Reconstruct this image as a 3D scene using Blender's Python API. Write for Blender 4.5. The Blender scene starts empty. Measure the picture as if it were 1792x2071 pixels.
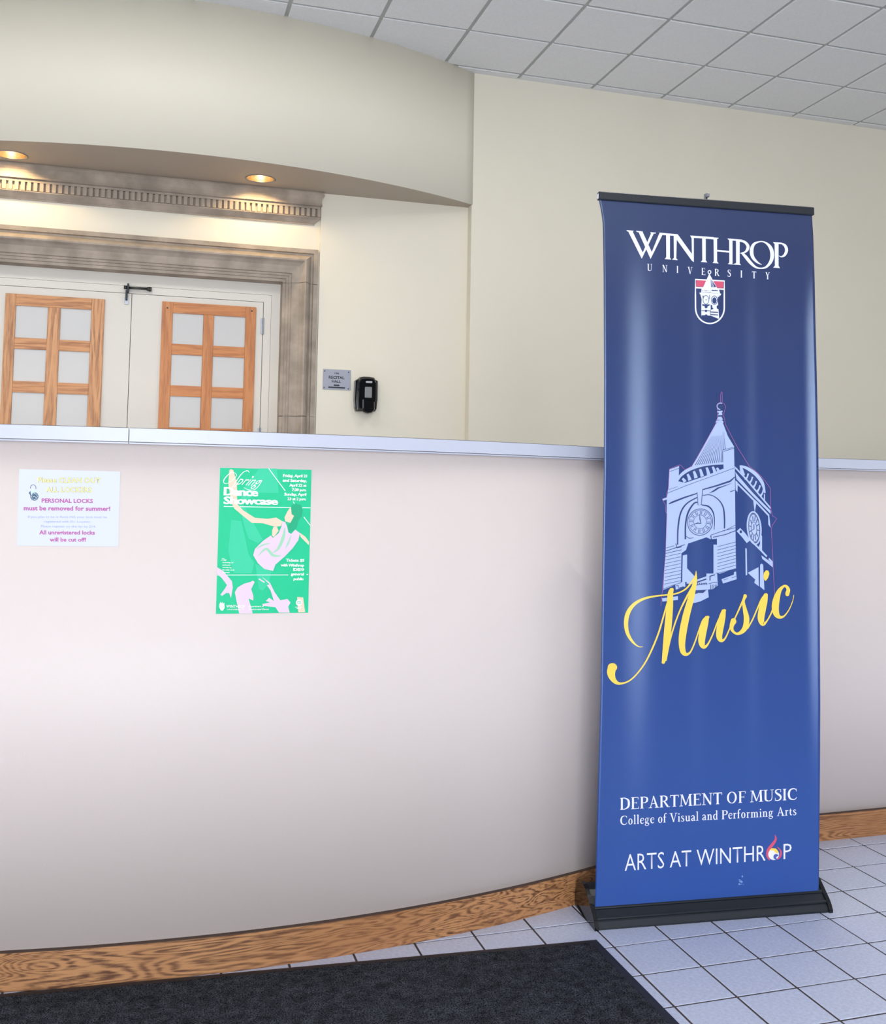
import bpy, bmesh, math, random
from mathutils import Vector, Matrix
from mathutils.geometry import tessellate_polygon
random.seed(7)
scene = bpy.context.scene
COL = scene.collection

# ------------------------------------------------------------------ camera
FW = Vector((0.305641, 0.949380, 0.072539)); RT = Vector((0.951512, -0.307332, 0.013149)); UP = Vector((-0.034777, -0.065003, 0.997279))
FPX, PPX, PPY, EYE = 2135.00, 979.87, 831.39, 1.4673
cam_data = bpy.data.cameras.new('camera')
cam = bpy.data.objects.new('camera', cam_data)
COL.objects.link(cam)
cam.matrix_world = Matrix(((RT.x, UP.x, -FW.x, 0), (RT.y, UP.y, -FW.y, 0), (RT.z, UP.z, -FW.z, EYE), (0, 0, 0, 1)))
cam_data.sensor_fit = 'VERTICAL'
cam_data.sensor_height = 24.0
cam_data.lens = FPX / 2071 * 24.0
cam_data.shift_x = (896 - PPX) / 2071
cam_data.shift_y = (PPY - 1035.5) / 2071
cam_data.clip_start = 0.05
scene.camera = cam

# ------------------------------------------------------------------ world, daylight, exposure
world = bpy.data.worlds.new('daylight'); scene.world = world
world.use_nodes = True
world.node_tree.nodes['Background'].inputs[0].default_value = (0.75, 0.86, 1.0, 1)
world.node_tree.nodes['Background'].inputs[1].default_value = 3.0
scene.view_settings.view_transform = 'Standard'
scene.view_settings.look = 'None'
scene.view_settings.exposure = -0.08
scene.view_settings.gamma = 1.0
scene.view_settings.use_curve_mapping = False
scene.cycles.max_bounces = 8
scene.cycles.diffuse_bounces = 6
scene.cycles.use_denoising = True

def area(name, loc, rot, sx, sy, power, color):
    l = bpy.data.lights.new(name, 'AREA'); l.shape = 'RECTANGLE'; l.size = sx; l.size_y = sy
    l.energy = power; l.color = color
    o = bpy.data.objects.new(name, l); o.location = loc; o.rotation_euler = rot
    COL.objects.link(o); return o
# daylight coming in through the three tall windows of the wall behind the camera
YB = -8.6                                             # inner face of the glazed front of the lobby
WIN = [(-4.3, 1.7), (-2.3, 1.7), (-0.3, 1.7)]          # left edge, width
for wx, ww in WIN:
    area('window_light', (wx + ww / 2, YB + .25, 1.9), (math.radians(90), 0, 0), ww, 3.4, 258, (0.95, 0.96, 1.0))
# unseen fill light added along the solid left wall of the lobby
area('side_fill_light', (-4.35, 0.0, 1.6), (math.radians(90), 0, math.radians(-90)), 5.0, 2.8, 25, (0.95, 0.97, 1.0))
# unseen fill lights added under the lobby ceiling behind the camera
for tx, ty in ((-1.6, -1.2), (2.1, -1.2), (5.8, -1.2), (-1.6, -5), (2.1, -5), (5.8, -5)):
    area('ceiling_fill_light', (tx, ty, 4.58), (0, 0, 0), .58, 1.18, 12, (1.0, 0.97, 0.92))
for tx, ty, tw in ((-2.8, 4.6, 46), (-.2, 4.6, 46), (2.6, 4.4, 38), (5.6, 3.8, 16)):     # fill row added above the landing to brighten the upper walls
    area('ceiling_fill_light', (tx, ty, 4.58), (0, 0, 0), .58, 1.18, tw, (1.0, 0.97, 0.92))

# ------------------------------------------------------------------ helpers
def ray(x, y): return FW + RT * ((x - PPX) / FPX) - UP * ((y - PPY) / FPX)
CAMP = Vector((0, 0, EYE))
def onz(x, y, z): d = ray(x, y); return CAMP + d * ((z - EYE) / d.z)
def ony(x, y, Y): d = ray(x, y); return CAMP + d * (Y / d.y)

def srgb(r, g, b):
    f = lambda c: (c / 255 / 12.92) if c / 255 <= .04045 else ((c / 255 + .055) / 1.055) ** 2.4
    return (f(r), f(g), f(b), 1)

def mat(name, col, rough=.6, var=.0, vscale=8, bump=0., bscale=200, spec=.5, metal=0., col2=None, coat=0.):
    m = bpy.data.materials.new(name); m.use_nodes = True
    nt = m.node_tree; b = nt.nodes['Principled BSDF']
    b.inputs['Roughness'].default_value = rough
    b.inputs['Specular IOR Level'].default_value = spec
    b.inputs['Metallic'].default_value = metal
    b.inputs['Coat Weight'].default_value = coat
    tc = nt.nodes.new('ShaderNodeTexCoord')
    if var or col2:
        n = nt.nodes.new('ShaderNodeTexNoise'); n.inputs['Scale'].default_value = vscale; n.inputs['Detail'].default_value = 6
        nt.links.new(tc.outputs['Object'], n.inputs['Vector'])
        r = nt.nodes.new('ShaderNodeValToRGB')
        c2 = col2 or tuple(c * (1 - var) for c in col[:3]) + (1,)
        r.color_ramp.elements[0].color = c2; r.color_ramp.elements[1].color = col
        r.color_ramp.elements[0].position = .35; r.color_ramp.elements[1].position = .65
        nt.links.new(n.outputs['Fac'], r.inputs['Fac']); nt.links.new(r.outputs['Color'], b.inputs['Base Color'])
    else:
        b.inputs['Base Color'].default_value = col
    if bump:
        n2 = nt.nodes.new('ShaderNodeTexNoise'); n2.inputs['Scale'].default_value = bscale; n2.inputs['Detail'].default_value = 3
        nt.links.new(tc.outputs['Object'], n2.inputs['Vector'])
        bp = nt.nodes.new('ShaderNodeBump'); bp.inputs['Strength'].default_value = bump; bp.inputs['Distance'].default_value = .002
        nt.links.new(n2.outputs['Fac'], bp.inputs['Height']); nt.links.new(bp.outputs['Normal'], b.inputs['Normal'])
    return m

def wood(name, c_dark, c_light, axis='X', rough=.45, ring=9., warp=2.2, stretch=14., var=None):
    """grain runs along AXIS: noise stretched along it, plus warped growth-ring bands"""
    m = bpy.data.materials.new(name); m.use_nodes = True
    nt = m.node_tree; N = nt.nodes; L = nt.links; b = N['Principled BSDF']
    b.inputs['Roughness'].default_value = rough
    tc = N.new('ShaderNodeTexCoord'); mp = N.new('ShaderNodeMapping')
    sc = [stretch, stretch, stretch]; sc['XYZ'.index(axis)] = stretch / 12
    mp.inputs['Scale'].default_value = sc
    L.new(tc.outputs['Object'], mp.inputs['Vector'])
    n1 = N.new('ShaderNodeTexNoise'); n1.inputs['Scale'].default_value = .8; n1.inputs['Detail'].default_value = 1.5; n1.inputs['Distortion'].default_value = .25
    L.new(mp.outputs[0], n1.inputs['Vector'])
    mu = N.new('ShaderNodeMath'); mu.operation = 'MULTIPLY'; mu.inputs[1].default_value = ring * warp
    L.new(n1.outputs['Fac'], mu.inputs[0])
    sn = N.new('ShaderNodeMath'); sn.operation = 'SINE'; 
    m2 = N.new('ShaderNodeMath'); m2.operation = 'MULTIPLY'; m2.inputs[1].default_value = 3.0
    L.new(mu.outputs[0], m2.inputs[0]); L.new(m2.outputs[0], sn.inputs[0])
    n2 = N.new('ShaderNodeTexNoise'); n2.inputs['Scale'].default_value = 9; n2.inputs['Detail'].default_value = 6
    L.new(mp.outputs[0], n2.inputs['Vector'])
    ad = N.new('ShaderNodeMath'); ad.operation = 'MULTIPLY_ADD'; ad.inputs[1].default_value = .16; 
    L.new(sn.outputs[0], ad.inputs[0]); L.new(n2.outputs['Fac'], ad.inputs[2])
    rp = N.new('ShaderNodeValToRGB'); rp.color_ramp.elements[0].position = .25; rp.color_ramp.elements[1].position = .62
    rp.color_ramp.elements[0].color = c_dark; rp.color_ramp.elements[1].color = c_light
    L.new(ad.outputs[0], rp.inputs['Fac'])
    n3 = N.new('ShaderNodeTexNoise'); n3.inputs['Scale'].default_value = 2.6; n3.inputs['Detail'].default_value = 4
    L.new(tc.outputs['Object'], n3.inputs['Vector'])
    mx = N.new('ShaderNodeMixRGB'); mx.blend_type = 'MIX'
    r3 = N.new('ShaderNodeValToRGB'); r3.color_ramp.elements[0].position = .42; r3.color_ramp.elements[1].position = .64
    r3.color_ramp.elements[1].color = (.6, .6, .6, 1)
    L.new(n3.outputs['Fac'], r3.inputs['Fac']); L.new(r3.outputs['Color'], mx.inputs['Fac'])
    L.new(rp.outputs['Color'], mx.inputs['Color1']); mx.inputs['Color2'].default_value = var or c_light
    L.new(mx.outputs[0], b.inputs['Base Color'])
    return m

M = {}
M['wall_back'] = mat('cream_wall_paint', srgb(218, 213, 196), .55, .02, 1.5, .08, 260)
M['wall_low'] = mat('light_wall_paint', srgb(220, 209, 204), .5, .02, 1.2, .10, 240)
M['soffit'] = mat('soffit_shade_tan', srgb(172, 160, 143), .6, .03, 3, .05, 260)  # wall paint darkened to tan, with the recess shade put into the colour
M['plain_white'] = mat('plain_white_paint', srgb(225, 222, 215), .6)
M['dark_finish'] = mat('dark_wall_finish', srgb(112, 98, 84), .6, .1, 4)  # dark finish invented for the unseen front wall, to weaken banner reflections
M['room'] = mat('room_paint', srgb(215, 212, 204), .7)
M['ceiling_tile'] = mat('ceiling_tile', srgb(226, 227, 226), .9, .05, 60, .35, 420, spec=.1)
M['ceiling_bar'] = mat('ceiling_bar', srgb(170, 172, 168), .6)
M['tile'] = mat('floor_tile', srgb(206, 213, 234), .45, 0, 90, .15, 500, col2=srgb(190, 197, 218))
M['grout'] = mat('grout', srgb(74, 66, 66), .9, .2, 40, .3, 300)
M['mat_pile'] = mat('mat_pile', srgb(84, 88, 96), 1., 0, 240, .0, 300, spec=.05, col2=srgb(2, 3, 5))
def mottle(m):          # darker trodden patches over the flecked pile
    nt = m.node_tree; b = nt.nodes['Principled BSDF']; src = b.inputs['Base Color'].links[0].from_socket
    tc = nt.nodes.new('ShaderNodeTexCoord'); n = nt.nodes.new('ShaderNodeTexNoise'); n.inputs['Scale'].default_value = 34; n.inputs['Detail'].default_value = 4
    mr = nt.nodes.new('ShaderNodeMapRange'); mr.inputs['From Min'].default_value = .3; mr.inputs['From Max'].default_value = .7; mr.inputs['To Min'].default_value = .45; mr.inputs['To Max'].default_value = 1.1
    mx = nt.nodes.new('ShaderNodeMixRGB'); mx.blend_type = 'MULTIPLY'; mx.inputs['Fac'].default_value = 1
    nt.links.new(tc.outputs['Object'], n.inputs['Vector']); nt.links.new(n.outputs['Fac'], mr.inputs['Value']); nt.links.new(src, mx.inputs['Color1']); nt.links.new(mr.outputs[0], mx.inputs['Color2']); nt.links.new(mx.outputs[0], b.inputs['Base Color'])
mottle(M['mat_pile'])
M['rubber'] = mat('mat_rubber', srgb(30, 30, 38), .6, .1, 50)
M['stone'] = mat('limestone', srgb(172, 160, 146), .85, 0, 7, .3, 160, col2=srgb(144, 134, 122), spec=.2)
M['door_paint'] = mat('door_paint', srgb(212, 208, 198), .5, .02, 3, .05, 200)
M['pane'] = mat('frosted_pane', srgb(192, 192, 190), .35, .02, 3)
M['oak_v'] = wood('oak_vertical', srgb(150, 98, 58), srgb(204, 150, 100), 'Z', ring=7, var=srgb(192, 136, 86))
M['oak_h'] = wood('oak_horizontal', srgb(150, 94, 52), srgb(200, 142, 90), 'X', ring=7, var=srgb(190, 132, 80))
M['oak_h2'] = wood('oak_orange_horizontal', srgb(164, 98, 48), srgb(196, 128, 70), 'X', ring=4, var=srgb(190, 120, 64))
M['oak_v2'] = wood('oak_orange_vertical', srgb(164, 98, 48), srgb(196, 130, 74), 'Z', ring=4, var=srgb(190, 120, 64))
M['base_wood'] = wood('baseboard_wood', srgb(92, 56, 34), srgb(184, 134, 88), 'X', .5, ring=13, warp=3., stretch=20, var=srgb(150, 100, 62))
M['base_edge'] = mat('baseboard_edge', srgb(80, 58, 46), .7, .2, 20)
M['laminate'] = mat('cap_laminate', srgb(198, 203, 216), .35, .01, 3)
M['seam'] = mat('dark_seam', srgb(92, 86, 84), .8)
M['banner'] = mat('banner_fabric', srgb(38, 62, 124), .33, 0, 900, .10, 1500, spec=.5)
def banner_ramp(m):       # ground colour runs from navy at the top to a brighter blue at the foot
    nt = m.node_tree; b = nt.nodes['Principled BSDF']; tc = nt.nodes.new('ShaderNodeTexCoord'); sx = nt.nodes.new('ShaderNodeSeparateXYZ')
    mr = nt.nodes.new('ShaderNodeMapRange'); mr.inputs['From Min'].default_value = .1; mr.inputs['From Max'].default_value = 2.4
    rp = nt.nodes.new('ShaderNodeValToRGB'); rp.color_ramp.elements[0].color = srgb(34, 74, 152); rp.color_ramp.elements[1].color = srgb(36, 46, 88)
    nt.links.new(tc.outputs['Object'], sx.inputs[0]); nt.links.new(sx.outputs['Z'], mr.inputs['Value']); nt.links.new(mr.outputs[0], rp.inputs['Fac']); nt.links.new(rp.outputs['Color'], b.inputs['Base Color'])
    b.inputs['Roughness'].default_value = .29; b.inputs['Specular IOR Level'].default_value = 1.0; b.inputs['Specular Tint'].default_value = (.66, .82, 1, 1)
banner_ramp(M['banner'])
M['white_ink'] = mat('white_ink', srgb(236, 238, 248), .4, spec=.6)
M['red_ink'] = mat('red_ink', srgb(214, 84, 112), .4)
M['pink_ink'] = mat('pink_ink', srgb(176, 108, 170), .4)
M['pale_ink'] = mat('pale_blue_ink', srgb(176, 194, 232), .4, spec=.6)
M['navy_ink'] = mat('navy_ink', srgb(40, 62, 116), .4, spec=.6)
M['yellow_ink'] = mat('yellow_ink', srgb(250, 214, 84), .4, spec=.6)
M['black'] = mat('black_metal', srgb(22, 28, 36), .32, 0, 3)
M['gloss_black'] = mat('gloss_black_plastic', srgb(10, 13, 16), .08, 0, 3)
M['bar_black'] = mat('black_bar', srgb(26, 32, 38), .45)
M['chrome'] = mat('steel', srgb(150, 154, 160), .42, metal=1.)
M['steel_dark'] = mat('dark_steel', srgb(70, 72, 70), .4, metal=.8)
M['paper'] = mat('white_paper', srgb(214, 218, 230), .7)
M['sign'] = mat('sign_plate', srgb(152, 157, 170), .5, .04, 90)
M['ink'] = mat('dark_ink', srgb(30, 42, 50), .6)

def simple(name, rgb, rough=.6):
    if name not in M: M[name] = mat(name, srgb(*rgb), rough)
    return M[name]

def link(name, me, m, parent=None, kind=None, label=None, cat=None, group=None):
    o = bpy.data.objects.new(name, me); COL.objects.link(o)
    if m is not None and len(me.materials) == 0: me.materials.append(m)
    if parent: o.parent = parent
    if kind: o['kind'] = kind
    if label: o['label'] = label
    if cat: o['category'] = cat
    if group: o['group'] = group
    return o
def obj(name, bm, m, parent=None, smooth=False, **k):
    me = bpy.data.meshes.new(name); bm.to_mesh(me); bm.free()
    if smooth:
        for f in me.polygons: f.use_smooth = True
    return link(name, me, m, parent, **k)
def empty(name, loc, label=None, cat=None, kind=None, group=None, rz=0):
    o = bpy.data.objects.new(name, None); COL.objects.link(o); o.location = loc; o.rotation_euler = (0, 0, rz)
    o.empty_display_size = .1
    for k, v in (('label', label), ('category', cat), ('kind', kind), ('group', group)):
        if v: o[k] = v
    bpy.context.view_layer.update()
    return o
def rel(o, parent):      # keep world place while parenting to an Empty that stands elsewhere
    o.parent = parent; o.matrix_parent_inverse = parent.matrix_world.inverted(); return o

def bx(bm, x0, x1, y0, y1, z0, z1, bev=0.):
    b2 = bmesh.new() if bev else bm
    v = [b2.verts.new((x, y, z)) for x in (x0, x1) for y in (y0, y1) for z in (z0, z1)]
    for f in ((0, 1, 3, 2), (4, 6, 7, 5), (0, 4, 5, 1), (2, 3, 7, 6), (0, 2, 6, 4), (1, 5, 7, 3)):
        b2.faces.new([v[i] for i in f])
    if bev:
        bmesh.ops.bevel(b2, geom=list(b2.edges), offset=bev, segments=1, affect='EDGES')
        me = bpy.data.meshes.new('t'); b2.to_mesh(me); b2.free(); bm.from_mesh(me); bpy.data.meshes.remove(me)
    return bm
def box(x0, x1, y0, y1, z0, z1, bev=0.):
    bm = bmesh.new(); bx(bm, x0, x1, y0, y1, z0, z1, bev)
    bmesh.ops.recalc_face_normals(bm, faces=bm.faces); return bm
def rings(rs, closed=True, caps=True):
    """skin between successive rings of points"""
    bm = bmesh.new(); V = [[bm.verts.new(p) for p in r] for r in rs]; n = len(rs[0])
    for a, b in zip(V, V[1:]):
        for i in range(n if closed else n - 1):
            bm.faces.new((a[i], a[(i + 1) % n], b[(i + 1) % n], b[i]))
    if caps and closed:
        bm.faces.new(V[0][::-1]); bm.faces.new(V[-1])
    bmesh.ops.recalc_face_normals(bm, faces=bm.faces); return bm
def tube(p0, p1, r, n=12, r1=None):
    p0, p1 = Vector(p0), Vector(p1); d = (p1 - p0).normalized()
    u = d.orthogonal().normalized(); w = d.cross(u); r1 = r if r1 is None else r1
    return rings([[p + (u * math.cos(t) + w * math.sin(t)) * q for t in [2 * math.pi * i / n for i in range(n)]] for p, q in ((p0, r), (p1, r1))])
def lathe(prof, c, n=24, open_=True):
    bm = bmesh.new(); V = [[bm.verts.new((c[0] + r * math.cos(2 * math.pi * i / n), c[1] + r * math.sin(2 * math.pi * i / n), c[2] + z)) for i in range(n)] for r, z in prof]
    for a, b in zip(V, V[1:]):
        for i in range(n): bm.faces.new((a[i], a[(i + 1) % n], b[(i + 1) % n], b[i]))
    return bm
def join(*bms):
    o = bmesh.new()
    for b in bms:
        me = bpy.data.meshes.new('t'); b.to_mesh(me); b.free(); o.from_mesh(me); bpy.data.meshes.remove(me)
    return o

# ------------------------------------------------------------------ floor
TU = .2032; FX0, FY0 = 1.4952, 3.2089
floor = obj('floor', box(-4.6, 8.2, YB - .1, 8.2, -.12, -.0018), M['grout'], kind='structure')
tb = bmesh.new(); g = .0036; h = TU / 2 - g
bx(tb, -h, h, -h, h, -.008, 0, .0012)
bmesh.ops.recalc_face_normals(tb, faces=tb.faces)
tme = bpy.data.meshes.new('tile'); tb.to_mesh(tme); tb.free(); tme.materials.append(M['tile'])
far = bmesh.new(); n_t = 0
def wall_y(x):           # front face of the low wall's baseboard
    return min(3.905, .005 * x ** 3 + .121 * x * x - .076 * x + 3.383)
for i in range(-30, 34):
    for j in range(-4, 56):
        cx, cy = FX0 + (i + .5) * TU, FY0 - (j + .5) * TU
        if not (-4.5 < cx < 8.1 and YB < cy): continue
        if cy - h > wall_y(max(-2.2, min(cx, 2.5))) + .04: continue
        if -.7 < cx < 3.7 and 2.35 < cy and not (cx < 1.3 and cy < wall_y(cx) - .32):
            o = link('tile', tme, None, floor); o.location = (cx, cy, random.uniform(-.0006, .0004)); o.rotation_euler.x = random.uniform(-.002, .002); n_t += 1
        else:
            bx(far, cx - h, cx + h, cy - h, cy + h, -.008, 0)
obj('tile_field', far, M['tile'], floor, kind='stuff')

# raised landing behind the low wall (the recital hall doors stand on it)
obj('floor_landing', box(-4.5, 8.1, 4.1, 7.9, 0, .70), M['tile'], kind='structure')

# ------------------------------------------------------------------ ceiling
CZ = 4.6107; CU = .61; CX0, CY0 = 0.8079, 6.1523
ceiling = obj('ceiling', box(-4.6, 8.2, YB - .1, 8.2, CZ + .03, CZ + .12), M['plain_white'], kind='structure')
cb = bmesh.new(); hc = CU / 2 - .013
bx(cb, -hc, hc, -hc, hc, -.005, .016, .003)
bmesh.ops.recalc_face_normals(cb, faces=cb.faces)
cme = bpy.data.meshes.new('ceiling_tile'); cb.to_mesh(cme); cb.free(); cme.materials.append(M['ceiling_tile'])
cfar = bmesh.new()
for i in range(-9, 14):
    for j in range(-3, 27):
        cx, cy = CX0 + (i + .5) * CU, CY0 + (1.5 - j) * CU + 0
        if not (-4.6 < cx < 8.3 and YB < cy < 7.9): continue
        if 0 < cx < 8 and 4.4 < cy:
            o = link('ceiling_tile', cme, None, ceiling); o.location = (cx, cy, CZ + random.uniform(-.001, .001))
        else:
            bx(cfar, cx - hc, cx + hc, cy - hc, cy + hc, CZ - .005, CZ + .016)
obj('ceiling_tile_field', cfar, M['ceiling_tile'], ceiling, kind='stuff')
for i in range(-8, 14):
    x = CX0 + i * CU
    if -4.6 < x < 8.2: obj('grid_bar', box(x - .012, x + .012, YB, 7.7, CZ + .004, CZ + .03), M['ceiling_bar'], ceiling)
for j in range(-3, 27):
    y = CY0 - j * CU + CU
    if YB < y < 7.7: obj('grid_bar', box(-4.6, 8.2, y - .012, y + .012, CZ + .0035, CZ + .03), M['ceiling_bar'], ceiling)

# ------------------------------------------------------------------ walls
YW, YR, YD, ZS = 7.466, 7.555, 7.585, 3.59
obj('wall_back', box(2.288, 8.2, YW, 8.2, 0, CZ + .1), M['wall_back'], kind='structure')
obj('wall_back_left', box(-4.6, -1.886, YW, 8.2, 0, CZ + .1), M['wall_back'], kind='structure')
RC = 4.31; XC = .2; YC = 11.236
def fy(x): return YC - math.sqrt(RC * RC - (x - XC) ** 2)
curve_x = [XC + 2.088 * math.sin(math.pi / 2 * (i / 28 - 1)) if False else XC - 2.088 + 4.176 * i / 56 for i in range(57)]
obj('wall_curved', rings([[(x, fy(x), ZS), (x, fy(x), CZ + .1), (x, fy(x) + .1, CZ + .1), (x, fy(x) + .1, ZS)] for x in curve_x]), M['wall_back'], kind='structure', smooth=False)
bpy.data.objects['wall_curved'].data.polygons.foreach_set('use_smooth', [False] * len(bpy.data.objects['wall_curved'].data.polygons))
for pl in bpy.data.objects['wall_curved'].data.polygons:
    if abs(pl.normal.z) < .3: pl.use_smooth = True
LAMPS = [(.705, 7.34), (-.89, 7.37)]; LR = .098
# soffit of the recess with two round cut-outs
def plate(outer, holes, z0, z1):
    bm = bmesh.new(); loops = [[Vector((x, y, 0)) for x, y in outer]] + [[Vector((x, y, 0)) for x, y in hh] for hh in holes]
    tris = tessellate_polygon(loops); flat = [p for l in loops for p in l]
    lo = [bm.verts.new((p.x, p.y, z0)) for p in flat]; hi = [bm.verts.new((p.x, p.y, z1)) for p in flat]
    for t in tris:
        bm.faces.new([lo[i] for i in t]); bm.faces.new([hi[i] for i in reversed(t)])
    k = 0
    for l in loops:
        n = len(l)
        for i in range(n): bm.faces.new((lo[k + i], lo[k + (i + 1) % n], hi[k + (i + 1) % n], hi[k + i]))
        k += n
    bmesh.ops.recalc_face_normals(bm, faces=bm.faces); return bm
circ = lambda cx, cy, r, n=28: [(cx + r * math.cos(2 * math.pi * i / n), cy + r * math.sin(2 * math.pi * i / n)) for i in range(n)]
outer = [(x, fy(x) + .0006) for x in curve_x] + [(2.286, 7.75), (-1.884, 7.75)]
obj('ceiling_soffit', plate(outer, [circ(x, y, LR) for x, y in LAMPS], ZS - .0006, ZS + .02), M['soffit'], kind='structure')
obj('wall_recess_right', box(1.165, 2.281, YR, 8.0, .70, ZS), M['wall_back'], kind='structure')
obj('wall_recess_reveal', box(2.281, 2.30, YW + .001, 7.7, .70, ZS), M['wall_back'], kind='structure')
obj('wall_recess_left', box(-1.88, -1.40, YR, 8.0, .70, ZS), M['wall_back'], kind='structure')
OX0, OX1, OZ = -1.166, .932, 2.951          # masonry opening
bm = bmesh.new(); bx(bm, OX1, 1.165, YD, 8.0, .7, OZ); bx(bm, -1.40, OX0, YD, 8.0, .7, OZ); bx(bm, -1.40, 1.165, YD, 8.0, OZ, ZS)
obj('wall_door', bm, M['wall_back'], kind='structure')
# shell of the lobby behind and beside the camera
obj('wall_left', box(-4.7, -4.5, YB - .1, 8.2, 0, CZ + .1), M['room'], kind='structure')
obj('wall_right', box(8.1, 8.3, YB - .1, 8.2, 0, CZ + .1), M['room'], kind='structure')
bm = bmesh.new()
bx(bm, -4.6, 8.2, YB - .2, YB, 0, .15); bx(bm, -4.6, 8.2, YB - .2, YB, 3.65, CZ + .1)
xs = [-4.6] + [v for wx, ww in WIN for v in (wx, wx + ww)] + [8.2]
for a, b in zip(xs[::2], xs[1::2]): bx(bm, a, b, YB - .2, YB, .15, 3.65)
obj('wall_front', bm, M['dark_finish'], kind='structure')
for k, (wx, ww) in enumerate(WIN):
    bm = bmesh.new()
    for a, b, c, d in ((wx, wx + .05, .15, 3.65), (wx + ww - .05, wx + ww, .15, 3.65), (wx, wx + ww, .15, .2), (wx, wx + ww, 3.6, 3.65)):
        bx(bm, a, b, YB - .15, YB - .05, c, d)
    obj('window_%d' % (k + 1), bm, M['bar_black'], kind='structure')

# ------------------------------------------------------------------ low curved wall, cap, baseboard
XCN = 2.292            # inner corner hidden behind the banner
low_x = [-2.2 + (XCN + 2.2) * i / 64 for i in range(65)] + [XCN + .001, 5.2, 8.09]
T = .015
def lowpt(x, off, z): return (x, wall_y(x) + off, z)
def cap_top(x): return 1.6385 - .0072 * (x + .4)
def sweep(o0, o1, z0, z1, xs=low_x):
    Z = lambda z, x: z(x) if callable(z) else z
    return rings([[lowpt(x, o0, Z(z0, x)), lowpt(x, o0, Z(z1, x)), lowpt(x, o1, Z(z1, x)), lowpt(x, o1, Z(z0, x))] for x in xs])
def soft(o):
    for pl in o.data.polygons:
        if abs(pl.normal.z) < .3: pl.use_smooth = True
    return o
lw = obj('wall_low', sweep(T, T + .13, 0, lambda x: cap_top(x) - .04), M['wall_low'], kind='structure')
JX = -.045             # joint of the laminate cap
capl = [x for x in low_x if x < JX - .002] + [JX - .0015]; capr = [JX + .0015] + [x for x in low_x if x > JX + .01]
cap = empty('trim_1', (0, 3.45, 1.6), kind='structure')
for xs_ in (capl, capr):
    rel(obj('cap_board', sweep(-.004, T + .15, lambda x: cap_top(x) - .0425, lambda x: cap_top(x) - .0015, xs_), M['laminate']), cap)
    rel(obj('cap_bead', sweep(.004, T + .02, lambda x: cap_top(x) - .049, lambda x: cap_top(x) - .0445, xs_), M['laminate']), cap)
    rel(obj('edge_seam', sweep(-.0035, T + .149, lambda x: cap_top(x) - .0014, lambda x: cap_top(x), xs_), M['seam']), cap)
soft(lw)
bb = obj('baseboard_low', sweep(0, T, 0, .108), M['base_wood'], kind='structure')
obj('top_edge', sweep(-.0008, T, .1081, .1105), M['base_edge'], bb)

# ------------------------------------------------------------------ stone door surround
def arch_prof():
    return [(0, -.01), (0, .022), (.03, .022), (.034, .008), (.048, .008), (.052, .016), (.060, .040), (.076, .074), (.092, .090), (.102, .088), (.116, .066), (.136, .045),
            (.165, .034), (.185, .030), (.189, .020), (.203, .020), (.207, .012), (.224, .012), (.228, .004), (.247, .004), (.247, -.115), (.10, -.115)]
AX0, AX1, AZ = -1.387, 1.153, 3.172
def rj(z): return [(AX1 - w, YD - d, z) for w, d in arch_prof()]
def lj(z): return [(AX0 + w, YD - d, z) for w, d in arch_prof()]
cr = [(AX1 - w, YD - d, AZ - w) for w, d in arch_prof()]; cl = [(AX0 + w, YD - d, AZ - w) for w, d in arch_prof()]
zj1, zj2 = 2.918, 1.958
tr = empty('trim_2', (0, YD, 2.9), kind='structure')
for rr in ([rj(zj1), cr, cl, lj(zj1)], [rj(zj2 + .002), rj(zj1 - .003)], [rj(.70), rj(zj2 - .002)], [lj(zj2 + .002), lj(zj1 - .003)], [lj(.70), lj(zj2 - .002)]):
    bm = rings(rr)
    rel(obj('stone_block', bm, M['stone']), tr)

# ------------------------------------------------------------------ dentil cornice
co = empty('trim_3', (0, YD, 3.5), kind='structure')
def corn(name, prof, m=M['stone']):
    XR, XL = 1.112, -1.346
    ring = lambda s: [((XR + d) if s > 0 else (XL - d), YD - d, z) for d, z in prof]
    # front run with mitred ends that return to the wall
    rs = [[(XL - d, YD + .01, z) for d, z in prof], ring(-1), ring(1), [(XR + d, YD + .01, z) for d, z in prof]]
    return rel(obj(name, rings(rs), m), co)
corn('crown', [(0, 3.589), (.058, 3.589), (.060, 3.578), (.069, 3.576), (.069, 3.560), (.064, 3.556), (.056, 3.545), (.052, 3.525), (.053, 3.505), (.058, 3.489), (.05, 3.486), (.04, 3.484), (0, 3.484)])
corn('dentil_band', [(0, 3.483), (.045, 3.483), (.045, 3.467), (.024, 3.466), (.024, 3.406), (0, 3.406)])
corn('bed_moulding', [(0, 3.4055), (.048, 3.4055), (.047, 3.400), (.034, 3.388), (.020, 3.372), (.010, 3.362), (.010, 3.354), (0, 3.354)])
PITCH = .0388
db = box(-.0125, .0125, -.0445, -.0235, 3.409, 3.4665, .001)
dme = bpy.data.meshes.new('dentil'); db.to_mesh(dme); db.free(); dme.materials.append(M['stone'])
k = 0
while 1.148 - k * PITCH > -1.36:
    o = link('dentil', dme, None); o.location = (1.148 - k * PITCH, YD, 0); rel(o, co); k += 1

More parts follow.
